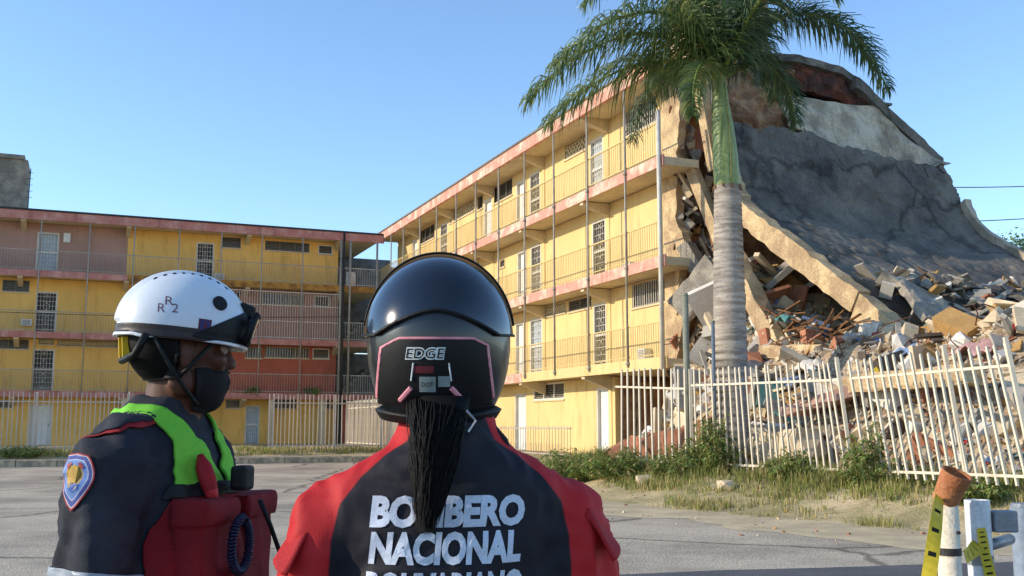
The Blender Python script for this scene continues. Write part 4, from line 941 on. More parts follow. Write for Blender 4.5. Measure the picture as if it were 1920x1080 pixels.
tree('dark leafy tree far behind the foot of the sagging slab', 30.6, 58, 12.2, 2.6, 7000)
# stones on the roadside
stn = MB()
for _ in range(420):
    x = random.uniform(-2, 9); y = random.uniform(10.5, 22); e = edge(x, y)
    if not -2.4 < e < 2.2: continue
    vs, fs = random.choice(LIB); r = random.uniform(.012, .05) * (1.6 if random.random() < .06 else 1); stn.cur = random.choice((0, 1, 2, 5)); q = Euler((random.random(), random.random(), random.random() * 6)).to_matrix()
    stn.add([q @ (p * r) + Vector((x, y, max(ground_z(x, y), road_z(x, y)) + r * .2)) for p in vs], fs)
tag(obj('roadside_stones', stn, m_chunk), 'scattered small stones and crumbs along the sandy roadside', 'stones', kind='stuff')
for x, y, r, lb in ((2.55, 20.1, .2, 'cream lump of masonry fallen outside the upright palings'), (3.7, 18.2, .16, 'flat pale stone on the bank before the close palings')):
    vs, fs = hull(r, 18, (1.2, .9, .8)); tag(obj('masonry_lump', MB().add([p + Vector((x, y, ground_z(x, y) + r * .35)) for p in vs], fs), m_chunk[0]), lb, 'rubble')
# ================================================================== posts and tape in the foreground
m_rustp = mat('rust_brown_iron', lin(196, 134, 90), col2=lin(160, 98, 60), scale=6, rough=.7, bump=.4, bscale=70)
m_postw = mat('chipped_cream_paint', lin(222, 208, 184), col2=lin(176, 126, 74), scale=5, lo=.3, hi=.46, rough=.6, bump=.3, bscale=60)
m_pvc = mat('white_pvc', lin(216, 218, 222), rough=.35, var=.05, scale=6, bump=.05)
m_galv = mat('grey_galvanised', lin(142, 146, 150), rough=.45, metal=.3, var=.1)
p1 = thing('barrier_post', 'chipped cream steel post with an open rusty pipe end on top', 'post', (1.62, 3.92, 0))
b = MB(); b.tube([(0, 0, -.02), (0, 0, 1.2)], .042, 24); obj('shaft', b, m_postw, p1, smooth=True)
for k_ in range(2): obj('bolt', MB().tube([(.02 - .03 * k_, -.04, 1.06 - .2 * k_), (.02 - .03 * k_, -.052, 1.06 - .2 * k_)], .007, 6), m_iron, p1)
ob = MB()
ring = [(0, .052), (0, .05), (.0, .05)]
R1 = Matrix.Rotation(.30, 3, 'Y') @ Matrix.Rotation(.38, 3, 'X')
def tubewall(b, c, R_, r0, r1, l, n=48):
    V_ = []
    for (r, z) in ((r0, 0), (r1, l), (r1 - .006, l), (r0 - .008, .01)):
        V_ += [Vector(c) + R_ @ Vector((r * math.cos(2 * math.pi * k / n), r * math.sin(2 * math.pi * k / n), z)) for k in range(n)]
    b.add(V_, [(i * n + k, i * n + (k + 1) % n, (i + 1) * n + (k + 1) % n, (i + 1) * n + k) for i in range(3) for k in range(n)] + [tuple(3 * n + k for k in range(n))])
b = MB(); tubewall(b, (-.005, 0, 1.17), R1, .046, .056, .12); obj('pipe_end', b, m_rustp, p1)
obj('band', MB().tube([(0, 0, .975), (0, 0, 1.002)], .0445, 24), m_iron, p1)
p2 = thing('barrier_post', 'white plastic pipe post with a grey junction box on its side', 'post', (1.77, 4.0, 0))
b = MB(); tubewall(b, (0, 0, -.02), Matrix.Identity(3), .044, .046, 1.19); obj('shaft', b, m_pvc, p2)
obj('band', MB().tube([(0, 0, .93), (0, 0, .965)], .0485, 20), m_galv, p2)
bevel(obj('junction_box', MB().box(.05, .14, -.03, .04, 1.05, 1.13), m_galv, p2), .006)
obj('rail', MB().tube([(.03, 0, 1.0), (.22, .22, 1.0)], .022, 10), m_galv, p2, smooth=True)
p3 = thing('barrier_post', 'bluish grey steel post at the end of the pipe rail', 'post', (2.09, 4.3, 0))
b = MB(); tubewall(b, (0, 0, -.02), Matrix.Identity(3), .05, .05, 1.14); obj('shaft', b, mat('bluish_grey_steel', lin(140, 152, 166), rough=.5, var=.1), p3)
obj('cap', MB().tube([(0, 0, 1.12), (0, 0, 1.135)], [.052, .045], 20), m_galv, p3)
m_tape = mat('yellow_tape', lin(222, 198, 60), rough=.35, var=.06, bump=0, leaf=.25); m_blk = mat('black_print', lin(24, 22, 20), var=.05, bump=0)
def tape(label, P, w_, marks, tw=(0, .6)):
    t_ = thing('barrier_tape', label, 'tape', P[0]); b = MB(); N = 30; A_ = []; o_ = Vector(P[0])
    for i in range(N + 1):
        c = crv(P, i / N) - o_; tg = (crv(P, i / N + .02) - crv(P, i / N - .02)).normalized(); a = tw[0] + (tw[1] - tw[0]) * i / N
        sd = tg.cross(Vector((math.sin(a), math.cos(a), .1))).normalized() * w_ / 2; A_ += [c - sd, c + sd]
    b.add(A_, [(2 * i, 2 * i + 1, 2 * i + 3, 2 * i + 2) for i in range(N)]); ob_ = obj('ribbon', b, m_tape, t_); md = ob_.modifiers.new('t', 'SOLIDIFY'); md.thickness = .0008
    k = MB()
    for i in range(1, N - 1):
        if i % marks == 0:
            q = [Vector(A_[2 * i]), Vector(A_[2 * i + 1]), Vector(A_[2 * i + 3]), Vector(A_[2 * i + 2])]; c = sum(q, Vector()) / 4; nn = (q[1] - q[0]).cross(q[3] - q[0]).normalized()
            for s_ in (-1, 1): k.add([c + (p - c) * .55 + nn * .0016 * s_ for p in q], [(0, 1, 2, 3)])
    obj('black_marks', k, m_blk, t_)['kind'] = 'stuff'
tape('yellow warning tape dropping from the rusty pipe post to the road', [(1.575, 3.87, 1.19), (1.52, 3.8, 1.05), (1.42, 3.68, .8), (1.25, 3.5, .38), (1.0, 3.2, .02)], .05, 3, (-.5, 1.9))
tape('yellow warning tape tied between the rusty pipe post and the white pipe', [(1.67, 3.9, .97), (1.71, 3.93, .985), (1.745, 3.95, 1.01)], .05, 7)
tape('yellow warning tape hanging down the front of the white pipe', [(1.755, 3.945, 1.07), (1.765, 3.945, .98), (1.78, 3.94, .85), (1.77, 3.94, .6)], .04, 2, (-.3, .5))
yt = [(Bw(6.9, -.9, 1.75)), Bw(7.3, -.7, 2.0), Bw(7.8, -.6, 2.15), Bw(8.3, -.4, 2.5)]
tape('thin yellow tape snagged on the rubble behind the leaning palings', [tuple(p) for p in yt], .09, 6)
# ================================================================== people
def bake(mb, voxel, smooth=6, fac=.5):
    """weld overlapping shaped volumes into one continuous smooth surface"""
    me = mb.mesh('tmp', []); o = bpy.data.objects.new('tmp', me); COL.objects.link(o)
    r = o.modifiers.new('r', 'REMESH'); r.mode = 'VOXEL'; r.voxel_size = voxel
    s_ = o.modifiers.new('s', 'SMOOTH'); s_.iterations = smooth; s_.factor = fac
    dg = bpy.context.evaluated_depsgraph_get(); ev = o.evaluated_get(dg); out = bpy.data.meshes.new_from_object(ev)
    bpy.data.objects.remove(o); bpy.data.meshes.remove(me); out.polygons.foreach_set('use_smooth', [True] * len(out.polygons)); return out
def verts(me): a = np.empty(len(me.vertices) * 3); me.vertices.foreach_get('co', a); return a.reshape(-1, 3)
def norms(me): a = np.empty(len(me.vertices) * 3); me.vertex_normals.foreach_get('vector', a); return a.reshape(-1, 3)
def setv(me, a): me.vertices.foreach_set('co', np.ascontiguousarray(a, dtype=np.float32).ravel()); me.update()
def wrinkle(me, amp, sc, seed=0, stretch=(1, 1, .55), where=None):
    P = verts(me); N = norms(me)
    for i, p in enumerate(P):
        q = Vector((p[0] * stretch[0], p[1] * stretch[1], p[2] * stretch[2])) * sc + Vector((seed, seed, 0))
        w_ = noise.noise_vector(q * .5) * .9
        v_ = 1 - abs(noise.noise(q + w_)) * 2.2; v_ = v_ * .6 + .5 * noise.noise(q * .6 + Vector((3, 1, 7)))
        a = amp if where is None else amp * where(p)
        P[i] += N[i] * a * (v_ - .2)
    setv(me, P)
def patch(me, fld, off, name, mats, parent, th=.004, smooth=True, thr=0):
    """piece of a surface where fld(p, n) > 0, lifted off it and given thickness"""
    P = verts(me); N = norms(me); F = [fld(Vector(p), Vector(n)) for p, n in zip(P, N)]
    Q = P + N * off
    faces = [tuple(p.vertices) for p in me.polygons]; faces = [f for f in faces if max(F[i] for i in f) > 0]
    v, f = clip(Q, faces, F)
    o = obj(name, MB().add(v, f), mats, parent, smooth=smooth)
    if th: md = o.modifiers.new('t', 'SOLIDIFY'); md.thickness = th; md.offset = 1
    return o
def limb(b, pts, rad, n=16): 
    P = []; r_ = []
    for i in range(len(pts) - 1):
        for k in range(6):
            t = k / 6; P.append(Vector(pts[i]).lerp(Vector(pts[i + 1]), t)); r_.append(rad[i] + (rad[i + 1] - rad[i]) * t)
    P.append(Vector(pts[-1])); r_.append(rad[-1]); b.tube(P, r_, n); b.ball(P[0], r_[0]); b.ball(P[-1], r_[-1])
    for p, r in zip(pts[1:-1], rad[1:-1]): b.ball(p, r * .995)
def figure(arms, headrot, hz=1.6, lift=0.):
    """skin: head with face, neck, trunk, arms with fingered hands, legs - one continuous mesh. Faces +Y"""
    b = MB()
    b.loft([((0, 0, .86), .13, .09), ((0, 0, .95), .155, .1), ((0, 0, 1.1), .14, .095), ((0, .0, 1.25 + lift * .5), .16, .1), ((0, -.01, 1.33 + lift), .12, .08), ((0, -.012, 1.39 + lift), .07, .06)])
    b.tube([(0, -.015, 1.38), (0, .0, 1.56)], [.062, .056], 16)
    for s_ in (-1, 1):
        limb(b, [(s_ * .09, 0, .92), (s_ * .1, .01, .5), (s_ * .11, -.02, .09)], [.085, .055, .04])
        sh, el, wr = arms[s_]; limb(b, [Vector(sh) + Vector((-s_ * .03, 0, -.05)), el, wr], [.045, .042, .03])
        d = (Vector(wr) - Vector(el)).normalized(); c = Vector(wr) + d * .055; sx = Vector((0, 1, 0)) - d * d.y; sx.normalize(); up = d.cross(sx)
        M_ = Matrix((sx, up, d)).transposed()
        b.loft([(Vector(wr) + d * (.01 + .022 * k), .032 + .006 * math.sin(k), .016, M_) for k in range(5)], 14)
        for k in range(4):      # fingers of different length, slightly curled
            base = Vector(wr) + d * .095 + sx * (-.03 + .02 * k); L = (.062, .078, .082, .07)[k]
            m1 = base + d * L * .5 + up * s_ * .004; tip = m1 + d * L * .45 + up * s_ * -.022
            b.tube([base - d * .02, base, m1, tip], [.0088, .0088, .008, .0066], 8); b.ball(tip, .0067, n=8, m=6)
        tb = Vector(wr) + d * .03 + sx * .03; m1 = tb + sx * .022 + d * .03; tip = m1 + d * .03 + sx * .004; b.tube([tb - sx * .012, tb, m1, tip], [.011, .0105, .0095, .0075], 8); b.ball(tip, .0075, n=8, m=6)
    h = MB()      # head, face looking +Y, centre at origin
    h.ball((0, -.012, .03), .076, .096, .095, 28, 20); h.ball((0, .02, -.05), .06, .068, .07, 24, 16); h.ball((0, .05, -.085), .034, .032, .028)
    h.loft([((0, .088, .012), .01, .012), ((0, .1, -.018), .014, .017), ((0, .098, -.03), .018, .012)], 12)
    h.ball((0, .078, .032), .056, .018, .014); h.ball((0, .079, -.055), .026, .016, .009); h.ball((0, .077, -.067), .022, .015, .009)
    for s_ in (-1, 1):
        h.ball((s_ * .042, .062, -.012), .024, .022, .02); h.ball((s_ * .078, -.005, -.005), .01, .02, .032); h.ball((s_ * .06, -.01, -.06), .014, .03, .03)
    H = Matrix.Translation((0, .01, hz)) @ headrot.to_4x4(); o_ = len(b.v); b.add([H @ Vector(p) for p in h.v], h.f)
    return bake(b, .0065, 5), H
m_cdark = mat('navy_cloth', lin(38, 40, 56), col2=lin(28, 30, 42), rough=.85, bump=.35, bscale=350, scale=6, fine=.04)
m_boot = mat('black_leather', lin(24, 23, 23), rough=.5, var=.1)
m_rubber = mat('black_rubber', lin(20, 20, 21), rough=.6, var=.08)
def clothes(jk, tr, boots):
    pass
def project(mesh_v, bvh, d, off):
    out = []
    for p in mesh_v:
        hit = bvh.ray_cast(Vector(p) - d * .5, d)
        q = hit[0] if hit[0] else bvh.find_nearest(Vector(p))[0]
        out.append(q - d * off)
    return out
def text_mesh(s_, size, bold=0., shear=0., space=1.):
    c = bpy.data.curves.new('t', 'FONT'); c.body = s_; c.size = size; c.align_x = 'CENTER'; c.offset = bold; c.shear = shear; c.space_character = space; c.resolution_u = 3
    o = bpy.data.objects.new('t', c); COL.objects.link(o); dg = bpy.context.evaluated_depsgraph_get(); me = bpy.data.meshes.new_from_object(o.evaluated_get(dg))
    bm = bmesh.new(); bm.from_mesh(me); bmesh.ops.triangulate(bm, faces=bm.faces)
    for _ in range(3):
        ed = [e for e in bm.edges if e.calc_length() > size * .22]
        if ed: bmesh.ops.subdivide_edges(bm, edges=ed, cuts=1); bmesh.ops.triangulate(bm, faces=[f for f in bm.faces if len(f.verts) > 3])
    bm.verts.index_update(); v = [x.co.copy() for x in bm.verts]; f = [tuple(y.index for y in x.verts) for x in bm.faces]; bm.free()
    bpy.data.objects.remove(o); bpy.data.curves.remove(c); return v, f
def letters(s_, c, R_, size, width, bvh, d, off, m, parent, bold=.0, name='lettering', shear=0):
    """flat lettering laid on a curved surface: c centre of the line, R_ columns = text x, y directions, fitted to width"""
    v, f = text_mesh(s_, size, bold, shear); x0 = min(p.x for p in v); x1 = max(p.x for p in v); k = width / (x1 - x0)
    P = [Vector(c) + R_[0] * ((p.x - (x0 + x1) / 2) * k) + R_[1] * p.y for p in v]
    return obj(name, MB().add(project(P, bvh, d, off), f), m, parent)
def bvh_of(me): return BVHTree.FromPolygons([Vector(p) for p in verts(me)], [tuple(p.vertices) for p in me.polygons])
def lower_body(parent, mt, seed):
    b = MB(); b.loft([((0, 0, .8), .165, .125), ((0, 0, .9), .175, .13), ((0, 0, 1.0), .165, .12)])
    for s_ in (-1, 1): limb(b, [(s_ * .095, 0, .86), (s_ * .105, .015, .5), (s_ * .11, -.01, .13)], [.105, .078, .075])
    me = bake(b, .012, 6); wrinkle(me, .012, 9, seed); me.materials.append(mt); link('trousers', me, parent)
    for s_ in (-1, 1):
        b = MB(); b.loft([((s_ * .11, .035, .015), .05, .13), ((s_ * .11, .035, .05), .05, .13), ((s_ * .11, .01, .09), .045, .09), ((s_ * .11, -.02, .15), .047, .055), ((s_ * .11, -.02, .22), .05, .055)], 20)
        me = bake(b, .009, 4); me.materials.append(m_boot); bt = link('boot', me, parent)
        sl_b = MB(); sl_b.loft([((s_ * .11, .035, 0), .052, .135), ((s_ * .11, .035, .022), .054, .137)], 24); obj('sole', sl_b, m_rubber, bt)

# ---------------------------------------------------------------- firefighter in red and navy, seen from behind
P2 = thing('person', 'person in red and navy jacket and black motorcycle helmet, back turned', 'person', (-.132, 1.87, 0), R(10))
skin = mat('brown_skin', lin(112, 74, 56), rough=.55, var=.06, bump=.05)
arms = {s_: ((s_ * .17, -.01, 1.34), (s_ * .252, -.02, 1.07), (s_ * .265, .1, .84)) for s_ in (-1, 1)}
hr = (Matrix.Rotation(R(-8), 3, 'Z') @ Matrix.Rotation(R(4), 3, 'X'))
me, H2 = figure(arms, hr, 1.6); me.materials.append(skin); link('body', me, P2)
b = MB()
b.loft([((0, 0, .82), .205, .145), ((0, 0, .95), .205, .15), ((0, 0, 1.1), .21, .15), ((0, -.005, 1.22), .215, .145), ((0, -.012, 1.275), .222, .132), ((0, -.018, 1.325), .238, .116), ((0, -.019, 1.36), .2, .106), ((0, -.02, 1.395), .14, .1), ((0, -.018, 1.42), .1, .093), ((0, -.014, 1.445), .086, .086), ((0, -.01, 1.48), .08, .082)], 36)
for s_ in (-1, 1):
    sh, el, wr = arms[s_]; limb(b, [(s_ * .14, -.015, 1.32), (s_ * .205, -.015, 1.278), el, Vector(wr) + Vector((0, -.01, .03))], [.055, .076, .074, .05])
jk = bake(b, .0085, 14); wrinkle(jk, .013, 12, 4.2, where=lambda p: .55 + 1.1 * min(1, max(0, (abs(p[0]) - .14) * 9)))
wrinkle(jk, .008, 24, 9.1, (.7, .7, 1))
att = jk.attributes.new('panel', 'FLOAT', 'POINT')
def seam(p):      # > 0 on the red raglan sleeves
    z = p[2]; lim = np.interp(z, [.8, 1.12, 1.2, 1.26, 1.32, 1.365, 1.4, 1.425, 1.5], [.203, .203, .206, .203, .19, .155, .115, .075, .045]); return abs(p[0]) - lim
att.data.foreach_set('value', [float(seam(p)) for p in verts(jk)])
m_jk = two('red_navy_jacket', lin(25, 22, 32), lin(182, 28, 32), 'panel', rough=.7, bump=.12, bscale=420, scale=7, fine=.03, var=.06, spec=.35)
jk.materials.append(m_jk); jo = link('jacket', jk, P2, (.016, 0, 0))
jb = bvh_of(jk); m_let = mat('white_print', lin(206, 212, 226), rough=.7, var=.06, scale=30, bump=0)
X, Z = Vector((1, 0, 0)), Vector((0, 0, 1)); FW = Vector((0, 1, 0))
lx = -.019
letters('BOMBERO', (lx + .008, -.2, 1.288), (X, Z), .064, .26, jb, FW, .002, m_let, jo, .0034, shear=.12)
letters('NACIONAL', (lx + .003, -.2, 1.229), (X, Z), .066, .252, jb, FW, .002, m_let, jo, .0034, shear=.12)
letters('BOLIVARIANO', (lx + .002, -.2, 1.168), (X, Z), .062, .262, jb, FW, .002, m_let, jo, .0032, shear=.12)
# stiff cap flaps on the sleeves, straps at the shoulder
m_red = mat('red_cloth_flap', lin(168, 24, 30), rough=.7, bump=.25, bscale=420, var=.06); m_red2 = mat('maroon_lining', lin(58, 24, 32), rough=.8, var=.1)
for s_, dz in ((-1, 0), (1, .01)):
    v = []; n = 10
    for j in range(n + 1):
        for i in range(n + 1):
            a, c = i / n, j / n
            ang = -1.1 + 1.7 * a; rr = .075 + .03 * c
            v.append((s_ * (.218 + .042 * c * (1 + .25 * math.sin(a * 5)) + .03 * math.cos(ang)), -.02 + rr * math.sin(ang) * .95, 1.29 + dz - .055 * c + .05 * math.cos(ang) * (1 - .6 * c) - .03 + .006 * math.sin(9 * a + 4 * c)))
    f = [(j * (n + 1) + i, j * (n + 1) + i + 1, (j + 1) * (n + 1) + i + 1, (j + 1) * (n + 1) + i) for j in range(n) for i in range(n)]
    fl = obj('shoulder_flap', MB().add(v, f), m_red, jo, smooth=True); md = fl.modifiers.new('t', 'SOLIDIFY'); md.thickness = .004
lower_body(P2, m_cdark, 2.)
# helmet: shell > visor, back plate, trims, lettering
m_hs = mat('black_helmet_shell', lin(34, 38, 42), rough=.32, var=.08, scale=8, spec=.5, bump=.02, coat=.25, fine=.02)
m_vis = mat('smoked_visor', lin(20, 24, 34), rough=.16, var=.02, bump=0, spec=.6, coat=.5, fine=0)
m_vr = mat('amber_visor_rim', lin(186, 128, 76), rough=.25, var=.1, bump=0, spec=.6)
m_pk = mat('pink_trim', lin(214, 140, 150), rough=.4, var=.05, bump=0)
HM = Matrix.Translation((0, .005, 1.602)) @ hr.to_4x4()
hl = link('helmet', None, P2); hl.matrix_local = HM
def hshape(d, k=1.):
    """helmet outer surface along direction d; +Y front"""
    x, y, z = d
    r = 1 / math.sqrt((x / .130) ** 2 + (y / (.155 if y > 0 else .142)) ** 2 + (z / (.148 if z > 0 else .19)) ** 2)
    return Vector(d) * r * k
def hmesh(k=1., nu=180, nv=120, z0=-.132):
    V_ = []; F = []
    for i in range(nv + 1):
        ph = math.pi / 2 - (math.pi * .80) * i / nv
        for j in range(nu):
            th = 2 * math.pi * j / nu; p = hshape((math.cos(ph) * math.cos(th), math.cos(ph) * math.sin(th), math.sin(ph)), k)
            if p.z < -.09: sq = 1 - .35 * (-.09 - p.z); p = Vector((p.x * sq, p.y * sq, p.z))
            V_.append(p)
    F = [(i * nu + j, (i + 1) * nu + j, (i + 1) * nu + (j + 1) % nu, i * nu + (j + 1) % nu) for i in range(nv) for j in range(nu)]
    m_ = MB().add(V_, F).mesh('h', [], True); return m_
hme = hmesh(1.)
def zbot(p): return -.142 + .022 * max(0, min(1, (abs(p.x) - .03) / .09)) * 0 + (.012 if p.y > 0 else 0)
front = lambda p: (p.y > .03) * 1.
def eyeport(p): return 1 if (p.y > .03 and -.07 < p.z < .052) else -1
sh_o = patch(hme, lambda p, n: min(p.z + .145, max(.035 - p.y, abs(p.z + .01) - .062)), 0, 'shell', m_hs, hl, -.012)
patch(hme, lambda p, n: min(-.118 - p.z - .006 * math.cos(p.x * 20), p.z + .15), .004, 'neck_roll', m_rubber, hl, .01)
def vback(p):      # raised visor: covers the crown, its back edge arches over the back of the shell
    lim = .048 - .055 * (abs(p.x) / .125) ** 1.6
    return min(p.z - lim, p.z - .008) if p.y < .02 else p.z - .03
vo = patch(hme, lambda p, n: vback(p), .003, 'visor', m_vis, hl, .003)
patch(hme, lambda p, n: min(vback(p), .004 - vback(p)), .0065, 'visor_edge', m_rubber, vo, .002)
rv = []
for k in range(41):
    a = R(-78 + 156 * k / 40); g_ = math.cos(a) ** .6
    for kk, yy in ((1.035, .06), (1.04 + .06 * g_, .045)): q = hshape((math.sin(a), yy, math.cos(a)), kk); rv.append(q)
vr = obj('visor_rim', MB().add(rv, [(2 * i, 2 * i + 2, 2 * i + 3, 2 * i + 1) for i in range(40)]), m_vr, vo, smooth=True); md = vr.modifiers.new('t', 'SOLIDIFY'); md.thickness = .003
obj('visor_bead', MB().tube(rv[1::2], .0022, 6), m_rubber, vo, smooth=True)
# reflective panel line on the visor
def plate(p):      # trapezoid back plate
    return min(.094 - .12 * (p.z + .05) - abs(p.x + .004), .006 - p.z - .5 * max(0, abs(p.x) - .06), p.z + .112)  if p.y < -.02 else -1
m_plate = mat('matt_black_plate', lin(14, 14, 16), rough=.55, var=.1, bump=.05)
patch(hme, lambda p, n: plate(p) - .004, .0035, 'back_plate', m_plate, hl, .003)
patch(hme, lambda p, n: min(plate(p), .0042 - plate(p), p.z + .098), .0052, 'pink_line', m_pk, hl, .002)
hb = bvh_of(hme); hw = mat('white_logo', lin(200, 206, 204), rough=.5, var=.03, bump=0)
letters('EDGE', (-.018, -.2, -.03), (X, Z), .024, .066, hb, FW, .0088, m_plate, hl, .0, 'logo_lettering', .15)
letters('EDGE', (-.018, -.2, -.0303), (X, Z), .0246, .069, hb, FW, .0078, hw, hl, .0021, 'logo_outline', .15)
def sticker(x, z, wd, hg, m, name, off=.008):
    v, f = grid([x + wd * (i / 6 - .5) for i in range(7)], [z + hg * (j / 4 - .5) for j in range(5)], lambda a, c: 0)
    P = project([Vector((p[0], -.2, p[1])) for p in v], hb, FW, off); return obj(name, MB().add(P, f), m, hl)
m_stk = mat('grey_sticker', lin(128, 138, 136), rough=.6, var=.05, bump=0); m_stk2 = mat('maroon_sticker', lin(96, 34, 40), rough=.5, var=.05, bump=0)
sticker(-.022, -.049, .038, .012, m_stk2, 'sticker'); sticker(-.014, -.074, .028, .026, m_stk, 'sticker'); sticker(.014, -.069, .02, .018, m_stk, 'sticker')
letters('DOT', (-.014, -.2, -.078), (X, Z), .011, .02, hb, FW, .009, m_plate, hl, .0, 'sticker_lettering')
for s_ in (-1, 1):
    b = MB(); P = project([Vector((-.008 + s_ * (.034 + .02 * t), -.2, -.08 - .022 * t)) for t in (0, .5, 1)], hb, FW, .009)
    b.tube(P, .0045, 6); obj('pink_mark', b, m_pk, hl)
    b = MB(); P = project([Vector((-.008 + s_ * (.03 + .004 * t), -.2, -.038 - .03 * t)) for t in (0, .5, 1)], hb, FW, .0085); b.tube(P, .0015, 5); obj('white_line', b, hw, hl)
# visor graphics: thin pale frame line
b = MB()
for x0, z0, x1, z1 in ((-.062, .1, .04, .118), (.04, .118, .052, .1), (-.062, .1, -.062, .055)):
    P = project([Vector((x0 + (x1 - x0) * t / 8, -.3, z0 + (z1 - z0) * t / 8)) for t in range(9)], hb, FW, .0066); b.tube(P, .0009, 5)
obj('visor_line', b, mat('pale_line', lin(150, 170, 190), rough=.4, bump=0), vo)
st = MB(); st.tube([(.085, -.03, -.13), (.1, -.05, -.155), (.118, -.055, -.175), (.128, -.05, -.2)], [.006, .007, .007, .006], 8); obj('chin_strap', st, m_rubber, hl)
# black ponytail
m_hair = mat('black_hair', lin(16, 14, 13), rough=.65, var=.1, spec=.2, bump=0)
b = MB(); hr2 = random.Random(3)
for k in range(4500):
    a = hr2.uniform(0, 6.3); r = math.sqrt(hr2.random()); r = r * (1.15 if hr2.random() < .04 else 1); x0 = .05 * r * math.cos(a); y0 = -.075 + .032 * r * math.sin(a)
    e = hr2.uniform(.45, 1.); P = []
    for i in range(8):
        t = i / 7; sp = np.interp(t, [0, .3, .6, 1], [1, .85, .7, .2]); zz = 1.5 - t * e * .222
        yy = np.interp(t, [0, .25, .6, 1], [-.085, -.128, -.17, -.178]); P.append((-.03 * t - .008 + x0 * sp + .0025 * math.sin(t * 7 + k * .37) + .006 * t * t * math.sin(k * 1.3), yy + (y0 + .075) * .8, zz))
    b.tube(P, [.0009, .001, .001, .0009, .0008, .0007, .0006, .0002], 3, False)
b.loft([((-.0, -.1, 1.5), .045, .027), ((-.01, -.125, 1.44), .041, .024), ((-.018, -.15, 1.38), .035, .019), ((-.028, -.168, 1.33), .023, .012), ((-.034, -.174, 1.3), .012, .008)], 18)
obj('ponytail', b, m_hair, P2, smooth=True)
obj('hair_clip', MB().tube([(.03, -.155, 1.475), (.045, -.16, 1.458), (.032, -.163, 1.44)], .0022, 6), mat('silver_clip', lin(180, 180, 184), metal=.8, rough=.3, bump=0), P2)

# ---------------------------------------------------------------- rescuer in white helmet and hi-vis vest
P1 = thing('person', 'person in white rescue helmet, navy shirt and green and red vest, looking aside', 'person', (-.70, 2.16, 0), R(-100))
skd = mat('dark_skin', lin(92, 58, 42), rough=.5, var=.06, bump=.05)
LF = .05
arms = {s_: ((s_ * .185, -.01, 1.36), (s_ * .22, -.03, 1.08), (s_ * .22, .08, .86)) for s_ in (-1, 1)}
hr = Matrix.Rotation(R(39), 3, 'Z')
me, H1 = figure({k: tuple((q[0], q[1] - .012, q[2] + LF) for q in a) for k, a in arms.items()}, hr, 1.597, LF); me.materials.append(skd); bd = link('body', me, P1); headme = me
b = MB()
b.loft([((0, .01, .82), .19, .145), ((0, .015, .95), .19, .155), ((0, .015, 1.1), .2, .152), ((0, .0, 1.25), .195, .132), ((0, -.012, 1.34), .175, .11), ((0, -.02, 1.395), .125, .092), ((0, -.018, 1.43), .082, .078), ((0, -.012, 1.462), .07, .07)], 36)
for s_ in (-1, 1):
    sh, el, wr = arms[s_]; limb(b, [(s_ * .14, -.015, 1.355), (s_ * .182, -.012, 1.315), el, Vector(wr) + Vector((0, -.01, .03))], [.06, .078, .068, .052])
sj = bake(b, .0085, 12); wrinkle(sj, .017, 13, 1.7, (1, 1, .35), where=lambda p: .4 + 1.2 * min(1, max(0, (abs(p[0]) - .14) * 9))); wrinkle(sj, .009, 26, 6.1, (.7, .7, 1))
m_sh = mat('slate_navy_shirt', lin(52, 54, 62), col2=lin(40, 42, 50), rough=.85, bump=.3, bscale=380, scale=7, fine=.04)
sj.materials.append(m_sh); so_ = link('shirt', sj, P1, (0, -.012, LF))
m_hv = mat('green_hivis', lin(122, 204, 62), rough=.75, var=.06, bump=.2, bscale=400); m_rv = mat('red_vest', lin(128, 22, 30), rough=.8, var=.12, scale=9, bump=.3, bscale=380)
vest = link('vest', None, P1, (0, -.012, LF))
def vshape(p):   # vest outline on the trunk: arm holes cut out, open V at the neck
    arm = np.interp(p.z, [.85, 1.18, 1.27, 1.36, 1.45], [.2, .19, .14, .108, .1]) - abs(p.x)
    neck = 1. if p.y < 0 else abs(p.x) - np.interp(p.z, [1.24, 1.28, 1.45], [.0, .006, .078])
    top_ = np.interp(abs(p.x), [0, .07, .14], [1.425, 1.43, 1.5]) - p.z
    return min(arm, neck, top_, p.z - .88)
gl = 1.275
patch(sj, lambda p, n: min(vshape(p), p.z - gl), .005, 'green_yoke', m_hv, vest, .006)
patch(sj, lambda p, n: min(vshape(p), gl - .012 - p.z), .005, 'red_body', m_rv, vest, .007)
patch(sj, lambda p, n: min(np.interp(p.z, [1.2, 1.3], [.19, .14]) - abs(p.x), p.z - gl + .016, gl + .01 - p.z), .009, 'black_belt', m_rubber, vest, .004)
def pouch(x0, x1, z0, z1, y0, y1, m, nm, par):
    b = MB(); b.box(x0, x1, y0, y1, z0, z1); me_ = bake(b, .01, 5); wrinkle(me_, .006, 18, x0 * 50); me_.materials.append(m); return link(nm, me_, par)
for x0, x1 in ((-.165, -.02), (.02, .165)):
    pp = pouch(x0, x1, 1.02, 1.25, .1, .165, m_rv, 'chest_pouch', vest); pouch(x0 - .005, x1 + .005, 1.21, 1.26, .1, .176, m_rv, 'pouch_flap', vest)
m_tag = mat('bright_red_tag', lin(206, 52, 58), rough=.5, var=.06, bump=0)
sjb = bvh_of(sj)
b = MB(); P = []
qa = sjb.find_nearest(Vector((.12, .2, 1.355))); qb = sjb.find_nearest(Vector((.1, .2, 1.265)))
for t in (0, .25, .5, .75, 1): P.append((qa[0] + qa[1] * .022).lerp(qb[0] + qb[1] * .026, t)); b.tube(P, [.006, .016, .017, .014, .008], 10); obj('red_tag', b, m_tag, vest, smooth=True)
b = MB(); c0 = Vector((.06, .19, 1.19))
for k in range(2):
    pass
N = 260; P = []
